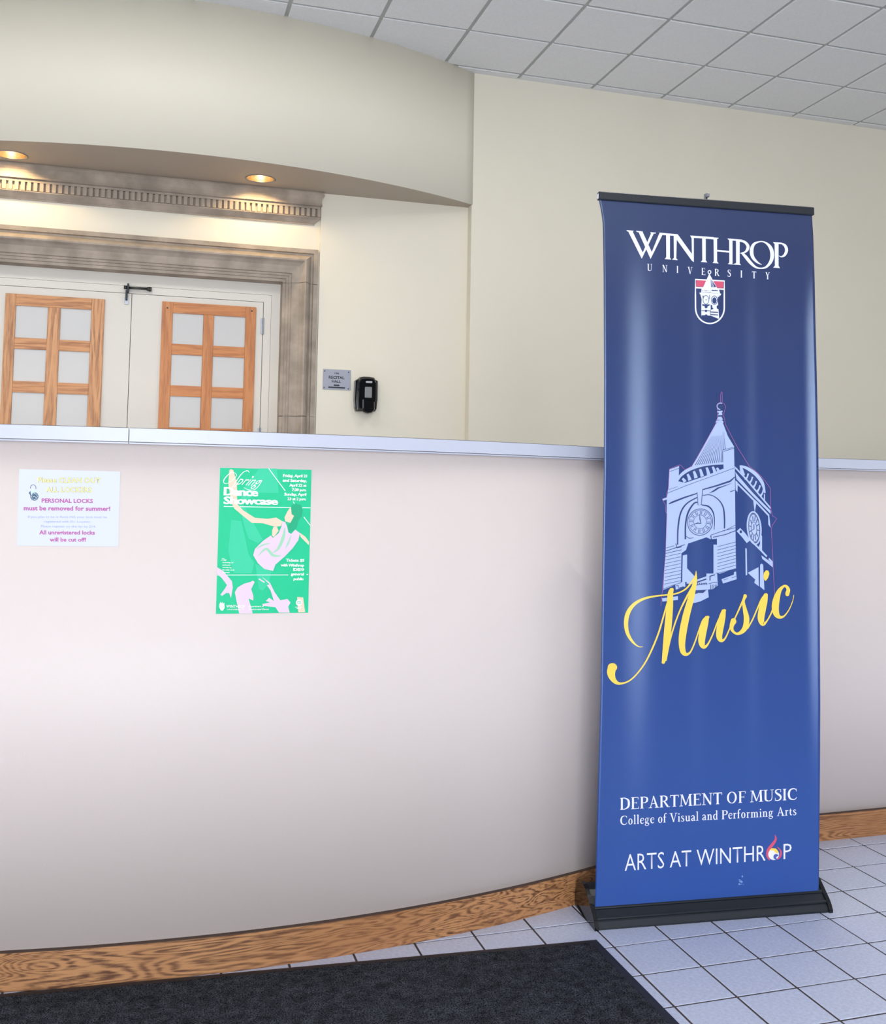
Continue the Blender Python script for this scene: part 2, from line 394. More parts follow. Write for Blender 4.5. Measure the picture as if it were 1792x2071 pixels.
# ------------------------------------------------------------------ double door
YF = 7.70
door = empty('door_1', (-.117, YF, .70), kind='structure')
LX0, LX1, LS, LZ = -1.022, .787, -.1175, 2.786
bm = bmesh.new()
for s, (a, b) in ((1, (LX1, .842)), (-1, (-1.077, LX0))):
    bx(bm, a + (.002 if s > 0 else 0), b - (.0 if s > 0 else .002), YF, YF + .15, .7, LZ + .003)
bx(bm, -1.077, .842, YF, YF + .15, LZ + .003, 2.840)
rel(obj('door_frame', bm, M['door_paint']), door)
bm = bmesh.new()
bx(bm, .8435, .91, YF - .003, YF + .12, .7, 2.8415); bx(bm, -1.145, -1.0785, YF - .003, YF + .12, .7, 2.8415); bx(bm, -1.145, .91, YF - .003, YF + .12, 2.8415, 2.93)
rel(obj('door_casing', bm, M['door_paint']), door)
rel(obj('dark_gap_backing', box(-1.08, .85, YF + .06, YF + .12, .7, 2.84), M['steel_dark']), door)  # dark sheet added behind the leaves to put shade into the gaps
def leaf(x0, x1, gx, tone, name_rails):
    lf = rel(obj('door_leaf', box(x0, x1, YF + .003, YF + .05, .71, LZ), M['door_paint']), door)
    # oak grille: outer stiles, centre mullion, top rail and short rails; gx = (outer left, opening 1, mullion, opening 2, outer right)
    vmat, hmat = tone
    a, b, c, d, e, f_, zt, zo = gx
    zrows = [2.663 + zo - r * .294 for r in range(6)]; oh = .218
    zb = zrows[-1] - oh - .09
    def sub(n, bm, m): o = obj(n, bm, m); o.parent = lf; o.matrix_parent_inverse = lf.matrix_world.inverted(); return o
    yf, yb = YF - .014, YF + .002
    sub('stile', box(a, b, yf, yb, zb, zt, .0012), vmat); sub('stile', box(e, f_, yf, yb, zb, zt, .0012), vmat)
    sub('mullion', box(c, d, yf + .001, yb, zb + .09, zrows[0], .0012), vmat)
    sub('top_rail', box(b, e, yf + .0005, yb, zrows[0], zt, .0012), hmat)
    sub('bottom_rail', box(b, e, yf + .0005, yb, zb, zb + .09, .0012), hmat)
    for r, z in enumerate(zrows):
        for x0_, x1_ in ((b, c), (d, e)):
            sub('pane', box(x0_ + .001, x1_ - .001, YF - .002, YF + .0025, z - oh, z), M['pane'])
            if r < 5: sub('rail', box(x0_, x1_, yf + .002, yb, z - .294, z - oh, .0012), hmat)
    return lf, sub
bpy.context.view_layer.update()
lf, sub = leaf(LX0 + .002, LS - .002, (-.923, -.856, -.655, -.575, -.378, -.293, 2.733, -.008), (M['oak_v'], M['oak_h']), 0)
lf2, sub2 = leaf(LS + .002, LX1 - .002, (.086, .160, .370, .442, .662, .735, 2.745, .005), (M['oak_v2'], M['oak_h2']), 0)
for x, z in ((.122, 2.70), (.705, 2.715)):
    sub2('screw', tube((x, YF - .0155, z), (x, YF - .013, z), .006), M['ink'])
for z0, z1 in ((2.552, 2.672), (1.75, 1.876)):
    bm = tube((.788, YF - .004, z0), (.788, YF - .004, z1), .0065); bm = join(bm, box(.770, .786, YF - .001, YF + .001, z0 + .003, z1 - .003))
    rel(obj('hinge', bm, M['chrome']), door)
# hold-open stay at the meeting of the leaves: arm, rubber head, bracket and hanging catch
zc = 2.835
hs = rel(obj('door_stay', join(tube((-.150, YF - .03, zc - .013), (-.02, YF - .03, zc - .012), .009), tube((-.02, YF - .03, zc - .012), (.0, YF - .03, zc - .014), .012, r1=.017),
          tube((.0, YF - .03, zc - .014), (.012, YF - .03, zc - .015), .017, r1=.014), tube((-.172, YF - .03, zc - .012), (-.150, YF - .03, zc - .012), .012)), M['steel_dark'], smooth=True), door)
rel(obj('stay_bracket', join(box(-.150, -.138, YF - .05, YF, zc - .045, zc + .015, .002), box(-.160, -.146, YF - .035, YF - .01, zc - .10, zc - .03, .002)), M['ink']), door)
rel(obj('strike_plate', box(-.166, -.138, YF - .004, YF + .003, zc - .125, zc - .075, .001), M['chrome']), door)

# ------------------------------------------------------------------ recessed downlights
for k, (lx, ly) in enumerate(LAMPS):
    L_ = empty('downlight', (lx, ly, ZS), 'round recessed downlight glowing warm in the soffit, ' + ('nearer the right end of the stone cornice' if k == 0 else 'cut by the left edge of the photo'), 'light', group='recessed downlights over the hall doors')
    rel(obj('trim_ring', lathe([(LR - .001, .001), (LR + .006, -.003), (LR - .002, -.004), (LR - .006, .002)], (lx, ly, ZS), 32), M['chrome'], smooth=True), L_)
    rel(obj('reflector', lathe([(LR - .003, .0), (LR - .004, .03), (.085, .08), (.055, .13), (.02, .15)], (lx, ly, ZS), 32), simple('reflector_gold', (250, 205, 140), .2) if k < 0 else M['refl'] if 'refl' in M else M.setdefault('refl', mat('warm_reflector', srgb(255, 236, 205), .18, metal=1.)), smooth=True), L_)
    bulb = M.get('bulb')
    if not bulb:
        bulb = mat('lamp_bulb', (1, .8, .5, 1)); bs = bulb.node_tree.nodes['Principled BSDF']
        bs.inputs['Emission Color'].default_value = (1, .86, .62, 1); bs.inputs['Emission Strength'].default_value = 40; M['bulb'] = bulb
    rel(obj('bulb', lathe([(.001, .045), (.016, .048), (.024, .062), (.024, .09), (.014, .13)], (lx, ly, ZS), 16), bulb, smooth=True), L_)
    sp = bpy.data.lights.new('lamp_light', 'SPOT'); sp.energy = 14; sp.color = (1, .70, .36); sp.spot_size = math.radians(138); sp.spot_blend = .35; sp.shadow_soft_size = .02
    so = bpy.data.objects.new('lamp_light', sp); COL.objects.link(so); so.location = (lx, ly, ZS + .035); rel(so, L_)

# ================================================================== printing helpers (flat print on real surfaces)
def catmull(pts, n=6):
    if len(pts) < 3: return pts
    out = []; P_ = [pts[0]] + list(pts) + [pts[-1]]
    for i in range(1, len(P_) - 2):
        for s in range(n):
            t = s / n; r = []
            for a, b, c, d in zip(P_[i - 1], P_[i], P_[i + 1], P_[i + 2]):
                r.append(.5 * (2 * b + (c - a) * t + (2 * a - 5 * b + 4 * c - d) * t * t + (3 * b - a - 3 * c + d) * t ** 3))
            out.append(tuple(r))
    out.append(tuple(pts[-1])); return out
class Print:
    """2-D artwork in pixels of a zoomed view; MAP takes (x, y, layer) to a point on the surface"""
    def __init__(s, ox, oy, sc): s.ox, s.oy, s.sc = ox, oy, sc; s.bm = bmesh.new(); s.k = 0
    def P(s, x, y): return (s.ox + x / s.sc, s.oy + y / s.sc, s.k * 3e-6)   # overlapping strokes lie a hair apart
    def poly(s, pts):
        s.k += 1
        q = [Vector(s.P(*p)) for p in pts]; v = [s.bm.verts.new(p) for p in q]
        for t in tessellate_polygon([q]):
            if len(set(t)) == 3:
                try: s.bm.faces.new([v[i] for i in t])
                except ValueError: pass
        return s
    def ribbon(s, pts, curve=True, n=6, cap=False, closed=False):
        s.k += 1
        if closed: pts = list(pts) + [pts[0]]
        p = catmull(pts, n) if curve else pts
        L_, R_ = [], []
        for i, (x, y, w) in enumerate(p):
            x0, y0 = p[max(0, i - 1)][:2]; x1, y1 = p[min(len(p) - 1, i + 1)][:2]
            if closed and i in (0, len(p) - 1): x0, y0 = p[-2][:2]; x1, y1 = p[1][:2]
            l = math.hypot(x1 - x0, y1 - y0) or 1; nx, ny = -(y1 - y0) / l * w / 2, (x1 - x0) / l * w / 2
            L_.append(s.bm.verts.new(s.P(x + nx, y + ny))); R_.append(s.bm.verts.new(s.P(x - nx, y - ny)))
        for i in range(len(p) - 1):
            try: s.bm.faces.new((L_[i], L_[i + 1], R_[i + 1], R_[i]))
            except ValueError: pass
        if cap:
            for x, y, w in (p[0], p[-1]): s.disc(x, y, w / 2, w / 2)
        return s
    def line(s, pts, w): return s.ribbon([(x, y, w) for x, y in pts], curve=False)
    def disc(s, x, y, rx, ry, n=24, rot=0):
        c, q = math.cos(rot), math.sin(rot)
        return s.poly([(x + rx * math.cos(a) * c - ry * math.sin(a) * q, y + rx * math.cos(a) * q + ry * math.sin(a) * c) for a in [2 * math.pi * i / n for i in range(n)]])
    def ring(s, x, y, rx, ry, w, n=36, rot=0, a0=0, a1=360):
        c, q = math.cos(rot), math.sin(rot); pts = []
        for i in range(n + 1):
            a = math.radians(a0 + (a1 - a0) * i / n); u, v = rx * math.cos(a), ry * math.sin(a)
            pts.append((x + u * c - v * q, y + u * q + v * c, w))
        return s.ribbon(pts, curve=False)
    def quad_text(s, tm, quad, pad=0):
        """tm = triangles+verts of a text in its own box; quad = TL, TR, BR, BL of the text's box (cap top / baseline) in view pixels"""
        s.k += 12
        vs, fs, (x0, x1, h) = tm
        TL, TR, BR, BL = quad; V_ = []
        for x, y in vs:
            u = (x - x0) / (x1 - x0); t = y / h
            bx_ = BL[0] + (BR[0] - BL[0]) * u, BL[1] + (BR[1] - BL[1]) * u
            tx_ = TL[0] + (TR[0] - TL[0]) * u, TL[1] + (TR[1] - TL[1]) * u
            V_.append(s.bm.verts.new(s.P(bx_[0] + (tx_[0] - bx_[0]) * t, bx_[1] + (tx_[1] - bx_[1]) * t)))
        for f in fs:
            try: s.bm.faces.new([V_[i] for i in f])
            except ValueError: pass
        return s
    def put(s, name, m, surf, parent, layer=1, cutx=14., cuty=None):
        bm = s.bm
        if bm.verts:
            for ax, step in ((0, cutx), (1, cuty)):
                if not step: continue
                lo = min(v.co[ax] for v in bm.verts); hi = max(v.co[ax] for v in bm.verts)
                k = math.ceil(lo / step)
                while k * step < hi:
                    co = [0, 0, 0]; co[ax] = k * step; no = [0, 0, 0]; no[ax] = 1
                    bmesh.ops.bisect_plane(bm, geom=bm.verts[:] + bm.edges[:] + bm.faces[:], plane_co=co, plane_no=no); k += 1
        for v in bm.verts: v.co = surf(v.co.x, v.co.y, layer * .0004 + v.co.z)
        bm.normal_update()
        for f in bm.faces:
            if f.normal.y > 0: f.normal_flip()
        o = obj(name, bm, m, smooth=True); o.parent = parent; o.matrix_parent_inverse = parent.matrix_world.inverted()
        return o

_tc = {}
def text_mesh(body, bold=0., shear=0., spacing=1.):
    key = (body, bold, shear, spacing)
    if key in _tc: return _tc[key]
    cu = bpy.data.curves.new('txt', 'FONT'); cu.body = body; cu.size = 1; cu.offset = bold; cu.shear = shear; cu.resolution_u = 2
    cu.space_character = spacing
    o = bpy.data.objects.new('txt', cu); COL.objects.link(o)
    dg = bpy.context.evaluated_depsgraph_get(); ev = o.evaluated_get(dg); me = ev.to_mesh()
    vs = [(v.co.x, v.co.y) for v in me.vertices]; fs = [tuple(p.vertices) for p in me.polygons]
    ev.to_mesh_clear(); bpy.data.objects.remove(o); bpy.data.curves.remove(cu)
    _tc[key] = (vs, fs, (min(v[0] for v in vs), max(v[0] for v in vs), .72)); return _tc[key]

# serif letters built from strokes: (x, y, width) in a box with cap height 1; '-' entries are serifs (x, y, half length)
TK, TN = .155, .06
def SL(x, y0, y1, w, ser=.13, a=1, b=1):
    r = [('l', [(x, y0, w), (x, y1, w)])]
    if a: r.append(('l', [(x - ser, y0 + .02, .045), (x + ser, y0 + .02, .045)]))
    if b: r.append(('l', [(x - ser, y1 - .02, .045), (x + ser, y1 - .02, .045)]))
    return r
GL = {
 'D': (.82, SL(.17, 0, 1, TK) + [('c', [(.17, .975, .05), (.42, .96, .07), (.66, .78, .15), (.71, .5, .17), (.66, .22, .15), (.42, .04, .07), (.17, .025, .05)])]),
 'E': (.66, SL(.17, 0, 1, TK) + [('l', [(.15, .975, .05), (.58, .975, .05)]), ('l', [(.15, .025, .05), (.62, .025, .05)]), ('l', [(.17, .52, .05), (.48, .52, .05)]), ('l', [(.57, 1, .03), (.57, .8, .05)]), ('l', [(.61, 0, .05), (.61, .2, .03)]), ('l', [(.47, .6, .03), (.47, .42, .03)])]),
 'P': (.64, SL(.17, 0, 1, TK) + [('c', [(.17, .975, .05), (.4, .965, .07), (.56, .86, .13), (.575, .74, .15), (.55, .6, .13), (.4, .49, .06), (.22, .49, .05)])]),
 'A': (.80, [('l', [(.40, 1.02, .05), (.15, .02, .06)]), ('l', [(.38, 1.02, .08), (.66, .02, .16)]), ('l', [(.24, .36, .05), (.54, .36, .05)]), ('l', [(.02, .02, .045), (.28, .02, .045)]), ('l', [(.5, .02, .045), (.82, .02, .045)])]),
 'R': (.78, SL(.17, 0, 1, TK) + [('c', [(.17, .975, .05), (.4, .965, .07), (.55, .86, .13), (.565, .75, .15), (.54, .62, .13), (.4, .53, .06), (.22, .53, .05)]), ('l', [(.36, .53, .12), (.66, .04, .15)]), ('l', [(.6, .02, .045), (.84, .02, .045)])]),
 'T': (.70, SL(.35, 0, 1, TK, a=1, b=0) + [('l', [(.02, .965, .07), (.68, .965, .07)]), ('l', [(.03, 1, .03), (.03, .78, .04)]), ('l', [(.67, 1, .03), (.67, .78, .04)])]),
 'M': (1.0, [('l', [(.17, 1, .05), (.13, 0, .06)]), ('l', [(.19, 1, .14), (.5, .08, .1)]), ('l', [(.5, .08, .05), (.8, 1, .06)]), ('l', [(.81, 1, .15), (.85, 0, .16)]), ('l', [(0, .02, .045), (.27, .02, .045)]), ('l', [(.7, .02, .045), (1.0, .02, .045)]), ('l', [(.03, .98, .045), (.26, .98, .045)]), ('l', [(.76, .98, .045), (.98, .98, .045)])]),
 'N': (.84, [('l', [(.16, 0, .06), (.16, 1, .06)]), ('l', [(.15, 1, .15), (.68, .02, .13)]), ('l', [(.70, 0, .05), (.70, 1, .06)]), ('l', [(.02, .02, .045), (.30, .02, .045)]), ('l', [(.0, .98, .045), (.24, .98, .045)]), ('l', [(.57, .98, .045), (.84, .98, .045)])]),
 'O': (.86, [('o', (.42, .5, .35, .48, .15, .05))]),
 'F': (.60, SL(.17, 0, 1, TK) + [('l', [(.15, .975, .05), (.57, .975, .05)]), ('l', [(.17, .5, .05), (.47, .5, .05)]), ('l', [(.56, 1, .03), (.56, .79, .05)]), ('l', [(.46, .6, .03), (.46, .4, .03)])]),
 'U': (.80, [('l', [(.16, 1, .15), (.16, .3, .15)]), ('c', [(.16, .32, .15), (.19, .12, .14), (.4, .02, .07), (.6, .1, .06), (.66, .3, .055)]), ('l', [(.66, .3, .055), (.66, 1, .055)]), ('l', [(.0, .98, .045), (.31, .98, .045)]), ('l', [(.54, .98, .045), (.79, .98, .045)])]),
 'S': (.58, [('c', [(.49, .93, .05), (.40, .97, .06), (.27, .98, .07), (.13, .9, .10), (.12, .74, .13), (.25, .6, .16), (.40, .48, .17), (.50, .32, .14), (.46, .12, .11), (.30, .02, .07), (.15, .03, .06), (.08, .08, .05)]), ('l', [(.50, 1, .03), (.49, .74, .04)]), ('l', [(.08, .26, .04), (.07, 0, .03)])]),
 'I': (.36, SL(.18, 0, 1, TK)),
 'C': (.78, [('c', [(.70, .80, .04), (.62, .93, .06), (.44, .98, .07), (.2, .86, .13), (.11, .5, .17), (.2, .15, .14), (.44, .02, .07), (.62, .07, .06), (.72, .22, .04)]), ('l', [(.69, .98, .03), (.69, .72, .04)])]),
 'V': (.78, [('l', [(.15, 1, .15), (.42, 0, .11)]), ('l', [(.40, 0, .05), (.66, 1, .05)]), ('l', [(.0, .98, .045), (.3, .98, .045)]), ('l', [(.53, .98, .045), (.79, .98, .045)])]),
 'Y': (.74, [('l', [(.13, 1, .14), (.37, .45, .13)]), ('l', [(.37, .45, .06), (.61, 1, .05)]), ('l', [(.37, .5, TK), (.37, 0, TK)]), ('l', [(.23, .02, .045), (.51, .02, .045)]), ('l', [(0, .98, .045), (.27, .98, .045)]), ('l', [(.48, .98, .045), (.73, .98, .045)])]),
 'o': (.52, [('o', (.26, .32, .19, .31, .13, .05))]),
 'l': (.29, [('l', [(.15, 0, .12), (.15, 1.05, .12)]), ('l', [(.03, .02, .04), (.27, .02, .04)]), ('l', [(.04, 1.0, .05), (.15, 1.02, .07)])]),
 'e': (.46, [('c', [(.10, .36, .04), (.40, .40, .04), (.38, .56, .07), (.25, .63, .06), (.11, .5, .10), (.09, .3, .13), (.16, .08, .12), (.29, .03, .08), (.41, .12, .04)])]),
 'g': (.52, [('o', (.23, .42, .14, .21, .1, .05)), ('l', [(.34, .58, .05), (.50, .60, .06)]), ('c', [(.14, .24, .05), (.08, .14, .08), (.2, .06, .12), (.38, .02, .12), (.43, -.12, .07), (.26, -.25, .06), (.08, -.18, .07), (.1, -.04, .05), (.16, .05, .04)])]),
 'f': (.34, [('c', [(.14, 0, .12), (.14, .4, .12), (.145, .8, .11), (.22, 1.01, .07), (.36, .98, .09)]), ('l', [(.02, .60, .05), (.31, .60, .05)]), ('l', [(.02, .02, .04), (.28, .02, .04)])]),
 'i': (.28, [('l', [(.14, 0, .12), (.14, .62, .12)]), ('l', [(.03, .02, .04), (.26, .02, .04)]), ('l', [(.04, .59, .05), (.14, .61, .06)]), ('d', (.135, .87, .075, .075))]),
 's': (.40, [('c', [(.33, .50, .04), (.28, .60, .05), (.17, .62, .07), (.09, .5, .09), (.17, .37, .12), (.28, .28, .12), (.33, .15, .1), (.24, .03, .07), (.1, .03, .05), (.05, .15, .04)])]),
 'u': (.56, [('l', [(.14, .62, .12), (.14, .2, .12)]), ('c', [(.14, .22, .12), (.17, .06, .11), (.28, .03, .06), (.41, .12, .04)]), ('l', [(.42, .62, .12), (.42, 0, .12)]), ('l', [(.02, .60, .04), (.16, .60, .04)]), ('l', [(.31, .60, .04), (.43, .60, .04)]), ('l', [(.42, .02, .04), (.54, .03, .04)])]),
 'a': (.48, [('c', [(.08, .47, .08), (.14, .6, .06), (.27, .6, .08), (.34, .48, .11), (.34, .2, .12), (.36, .04, .08), (.47, .05, .04)]), ('c', [(.34, .37, .04), (.2, .3, .07), (.09, .16, .12), (.16, .03, .09), (.28, .06, .05), (.34, .14, .04)])]),
 'n': (.58, [('l', [(.15, 0, .12), (.15, .62, .12)]), ('c', [(.17, .48, .04), (.28, .6, .06), (.39, .56, .1), (.42, .4, .12), (.42, 0, .12)]), ('l', [(.02, .02, .04), (.27, .02, .04)]), ('l', [(.30, .02, .04), (.55, .02, .04)]), ('l', [(.04, .59, .05), (.15, .61, .06)])]),
 'd': (.54, [('c', [(.36, .55, .05), (.26, .62, .06), (.12, .52, .11), (.08, .3, .13), (.14, .08, .12), (.25, .03, .07), (.38, .12, .04)]), ('l', [(.39, 0, .12), (.39, 1.05, .12)]), ('l', [(.28, 1.0, .05), (.39, 1.02, .06)]), ('l', [(.39, .02, .04), (.51, .04, .04)])]),
 'r': (.40, [('l', [(.15, 0, .12), (.15, .62, .12)]), ('c', [(.17, .46, .04), (.25, .58, .07), (.36, .56, .11)]), ('l', [(.02, .02, .04), (.29, .02, .04)]), ('l', [(.04, .59, .05), (.15, .61, .06)])]),
 'm': (.86, [('l', [(.15, 0, .12), (.15, .62, .12)]), ('c', [(.17, .48, .04), (.28, .6, .06), (.38, .56, .1), (.42, .4, .12), (.42, 0, .12)]), ('c', [(.44, .48, .04), (.55, .6, .06), (.65, .56, .1), (.69, .4, .12), (.69, 0, .12)]), ('l', [(.02, .02, .04), (.27, .02, .04)]), ('l', [(.31, .02, .04), (.53, .02, .04)]), ('l', [(.58, .02, .04), (.82, .02, .04)]), ('l', [(.04, .59, .05), (.15, .61, .06)])]),
 't': (.34, [('c', [(.14, .80, .04), (.14, .5, .12), (.14, .18, .12), (.2, .04, .09), (.33, .08, .04)]), ('l', [(.02, .60, .05), (.31, .60, .05)])]),
 ' ': (.26, []),
}
def serif_width(t, sp): return sum(GL[c][0] + sp for c in t) - sp
def serif_text(pr_, t, quad, sp=.02, wk=1.0):
    TL, TR, BR, BL = quad; W = serif_width(t, sp)
    def q(x, y):
        u = x / W
        b = BL[0] + (BR[0] - BL[0]) * u, BL[1] + (BR[1] - BL[1]) * u; a = TL[0] + (TR[0] - TL[0]) * u, TL[1] + (TR[1] - TL[1]) * u
        return b[0] + (a[0] - b[0]) * y, b[1] + (a[1] - b[1]) * y
    hpx = math.hypot(TL[0] - BL[0], TL[1] - BL[1]); hx = math.hypot(BR[0] - BL[0], BR[1] - BL[1]) / W; k = (hpx + hx) / 2 * wk
    x = 0
    for c in t:
        adv, parts = GL[c]
        for kind, d in parts:
            if kind == 'l': pr_.ribbon([(*q(x + a, b), w * k) for a, b, w in d], curve=False)
            elif kind == 'c': pr_.ribbon([(*q(x + a, b), w * k) for a, b, w in d], n=4)
            elif kind == 'd': pr_.disc(*q(x + d[0], d[1]), d[2] * k, d[3] * k, 12)
            elif kind == 'o':
                cx, cy, rx, ry, wt, wn = d; pts = []
                for i in range(33):
                    a = 2 * math.pi * i / 32; w = wn + (wt - wn) * abs(math.cos(a)) ** 1.3
                    pts.append((*q(x + cx + (rx - w / 2 + .03) * math.cos(a), cy + (ry - w / 2 + .03) * math.sin(a)), w * k))
                pr_.ribbon(pts, curve=False)
        x += adv + sp
    return pr_

# ------------------------------------------------------------------ roll-up banner
BA = Vector((1.483, 3.334, 0)); BD = Vector((.995, -.0999, 0)).normalized(); BN = Vector((-BD.y, BD.x, 0)); BLN = .873
def on_plane(x, y, off):
    P0 = BA + BN * off; d = ray(x, y); t = (P0 - CAMP).dot(BN) / d.dot(BN); p = CAMP + d * t
    return (p - BA).dot(BD), p.z
S0, S1, NS = .03, .86, 120
GA = [(.165, .065, .21), (.43, .04, .10), (.69, .045, .15), (.99, .045, .40)]       # centre, spread, slope towards the left-hand windows
_hs = [0.]
_sl = [sum(a * math.exp(-((i / NS - c) / w) ** 2) for c, w, a in GA) for i in range(NS + 1)]; _mean = sum(_sl) / len(_sl)
for i in range(NS): _hs.append(_hs[-1] - ((_sl[i] + _sl[i + 1]) / 2 - _mean) * (S1 - S0) / NS)
def ripple(s, z):
    t = min(1, max(0, (s - S0) / (S1 - S0))) * NS; i = min(NS - 1, int(t)); h_ = _hs[i] + (_hs[i + 1] - _hs[i]) * (t - i)
    w = min(1, max(0, (2.47 - z) / .45)) * min(1, max(.0, (z - .06) / .9)) ; w = w * w * (3 - 2 * w)
    return h_ * w
def bpt(s, z, lift=0): return BA + BD * s + BN * (.05 + ripple(s, z) - lift) + Vector((0, 0, z))
def bsurf(x, y, lift=0):
    off = .05
    for _ in range(4):
        s, z = on_plane(x, y, off); off = .05 + ripple(s, z)
    return bpt(s, z, lift)
def sz(x, y):
    off = .05
    for _ in range(4):
        s, z = on_plane(x, y, off); off = .05 + ripple(s, z)
    return s, z
LE = [sz(*q) for q in ((1211, 403), (1213.5, 415), (1217, 433), (1219.5, 455), (1221, 560), (1222, 760), (1221.5, 950), (1218.5, 1130), (1215, 1400), (1211, 1550), (1203.5, 1836))]
RE = [sz(*q) for q in ((1642.5, 441), (1645, 480), (1647.5, 560), (1651.5, 740), (1655, 900), (1657.5, 1150), (1659, 1420), (1658.5, 1550), (1656, 1803))]
def interp(tab, z):
    for (s0, z0), (s1, z1) in zip(tab, tab[1:]):
        if z >= z1: return s0 + (s1 - s0) * min(1, max(0, (z0 - z) / (z0 - z1)))
    return tab[-1][0]
ZB, ZT = .057, 2.497
banner = empty('roll_up_banner', BA + BD * BLN / 2 + BN * .1, 'tall navy roll-up banner stand printed with white lettering, clock tower and yellow Music', 'banner')
bm = bmesh.new(); NZ = 110; G = []
for j in range(NZ + 1):
    z = ZB + (ZT - ZB) * j / NZ; a, b = interp(LE, z), interp(RE, z)
    G.append([bm.verts.new(bpt(a + (b - a) * i / 96, z)) for i in range(97)])
for j in range(NZ):
    for i in range(96): bm.faces.new((G[j][i], G[j][i + 1], G[j + 1][i + 1], G[j + 1][i]))
back = [[bm.verts.new(v.co + BN * .0012) for v in r] for r in G]
for j in range(NZ):
    for i in range(96): bm.faces.new((back[j][i], back[j + 1][i], back[j + 1][i + 1], back[j][i + 1]))
for j in range(NZ):
    bm.faces.new((G[j][0], G[j + 1][0], back[j + 1][0], back[j][0])); bm.faces.new((G[j][96], back[j][96], back[j + 1][96], G[j + 1][96]))
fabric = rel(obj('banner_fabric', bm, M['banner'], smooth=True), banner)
bpy.context.view_layer.update()
def BX(s0, s1, t0, t1, z0, z1, bev=0):
    bm = box(s0, s1, t0, t1, z0, z1, bev)
    for v in bm.verts: v.co = BA + BD * v.co.x + BN * v.co.y + Vector((0, 0, v.co.z))
    return bm
sa, sb = sz(1209.5, 396)[0], sz(1645, 436)[0]
rel(obj('top_bar', BX(sa, sb, .040, .062, 2.491, 2.521, .003), M['bar_black']), banner)
rel(obj('end_plug', BX(sa - .0015, sa + .002, .043, .058, 2.495, 2.512), M['paper']), banner)
sp_ = on_plane(1427.5, 400, .075)[0]
pole = rel(obj('support_pole', tube(BA + BD * sp_ + BN * .076 + Vector((0, 0, .09)), BA + BD * sp_ + BN * .076 + Vector((0, 0, 2.549)), .0065, 16), M['chrome'], smooth=True), banner)
rel(obj('pole_hook', BX(sp_ - .002, sp_ + .010, .062, .074, 2.536, 2.551, .002), M['chrome']), banner)
def bprof(g=0.):
    pr_ = [(0, .0), (.001, .010), (.010, .026), (.024, .040), (.040, .052), (.060, .068), (.085, .086), (.110, .099), (.135, .106), (.160, .106), (.185, .097), (.205, .080), (.220, .056), (.228, .030), (.230, .0)]
    return [(.115 + (t - .115) * (1 - g), max(0, z - g * .08) if z > 0 else 0) for t, z in pr_]
def bring(s, prof): return [BA + BD * s + BN * t + Vector((0, 0, z)) for t, z in prof]
rel(obj('base_housing', rings([bring(.014, bprof(.05)), bring(BLN - .014, bprof(.05))]), M['black'], smooth=False), banner)
for s0, s1 in ((0, .0145), (BLN - .0145, BLN)):
    rel(obj('end_cap', rings([bring(s0, bprof()), bring(s1, bprof())]), M['gloss_black']), banner)
# ribs along the housing front
for t, z in ((.017, .0305), (.046, .0545)):
    rel(obj('housing_rib', rings([bring(s, [(t, z - .001), (t + .001, z + .003), (t + .006, z + .0065), (t + .006, z + .002)]) for s in (.015, BLN - .015)]), M['black']), banner)

# --- lettering and emblem
p = Print(1250, 440, 4.843)
for pl in ([(95, 128), (140, 131), (250, 360), (232, 403)], [(80, 122), (152, 130), (146, 141), (92, 137)], [(232, 403), (228, 375), (325, 150), (352, 152)],
           [(197, 135), (240, 140), (337, 352), (318, 406)], [(175, 130), (243, 136), (237, 147), (186, 142)], [(315, 143), (372, 148), (366, 157), (320, 155)],
           [(318, 406), (318, 368), (400, 165), (437, 165)], [(405, 148), (580, 163), (578, 182), (425, 170), (402, 172)],
           [(470, 172), (508, 172), (508, 392), (522, 412), (456, 407), (472, 387)], [(545, 178), (576, 182), (570, 400), (586, 418), (528, 412), (547, 395)],
           [(545, 165), (585, 165), (740, 380), (740, 437), (722, 422), (566, 206)], [(720, 190), (742, 192), (742, 437), (724, 400)], [(705, 176), (937, 192), (937, 215), (905, 211), (745, 200), (718, 200)],
           [(823, 203), (859, 206), (859, 420), (874, 440), (810, 435), (825, 418)], [(935, 200), (970, 205), (970, 430), (985, 450), (925, 445), (938, 428)],
           [(930, 194), (986, 198), (980, 208), (930, 208)], [(968, 317), (1094, 327), (1094, 344), (968, 333)], [(1088, 212), (1121, 216), (1121, 444), (1121, 460), (1075, 456), (1090, 440)],
           [(1071, 205), (1215, 216), (1210, 234), (1085, 222)], [(1155, 222), (1191, 226), (1191, 450), (1206, 466), (1121, 460), (1156, 445)],
           [(1533, 248), (1572, 250), (1572, 472), (1586, 496), (1518, 490), (1536, 472)], [(1516, 241), (1600, 246), (1600, 262), (1530, 258)]): p.poly(pl)
p.ribbon([(1190, 227, 18), (1240, 240, 24), (1272, 280, 30), (1262, 320, 26), (1235, 342, 14), (1198, 350, 10)])
p.ribbon([(1408, 463, 3), (1360, 435, 20), (1318, 385, 32), (1308, 320, 36), (1330, 262, 26), (1385, 237, 13), (1440, 244, 16), (1490, 290, 32), (1510, 360, 38), (1496, 430, 32), (1450, 485, 20), (1395, 497, 13), (1345, 484, 20), (1295, 440, 30), (1250, 385, 30), (1212, 345, 20)], n=8)
p.ribbon([(1598, 252, 12), (1635, 275, 26), (1650, 320, 30), (1632, 366, 24), (1600, 384, 12), (1575, 374, 4)])
p.put('winthrop_lettering', M['white_ink'], bsurf, fabric)
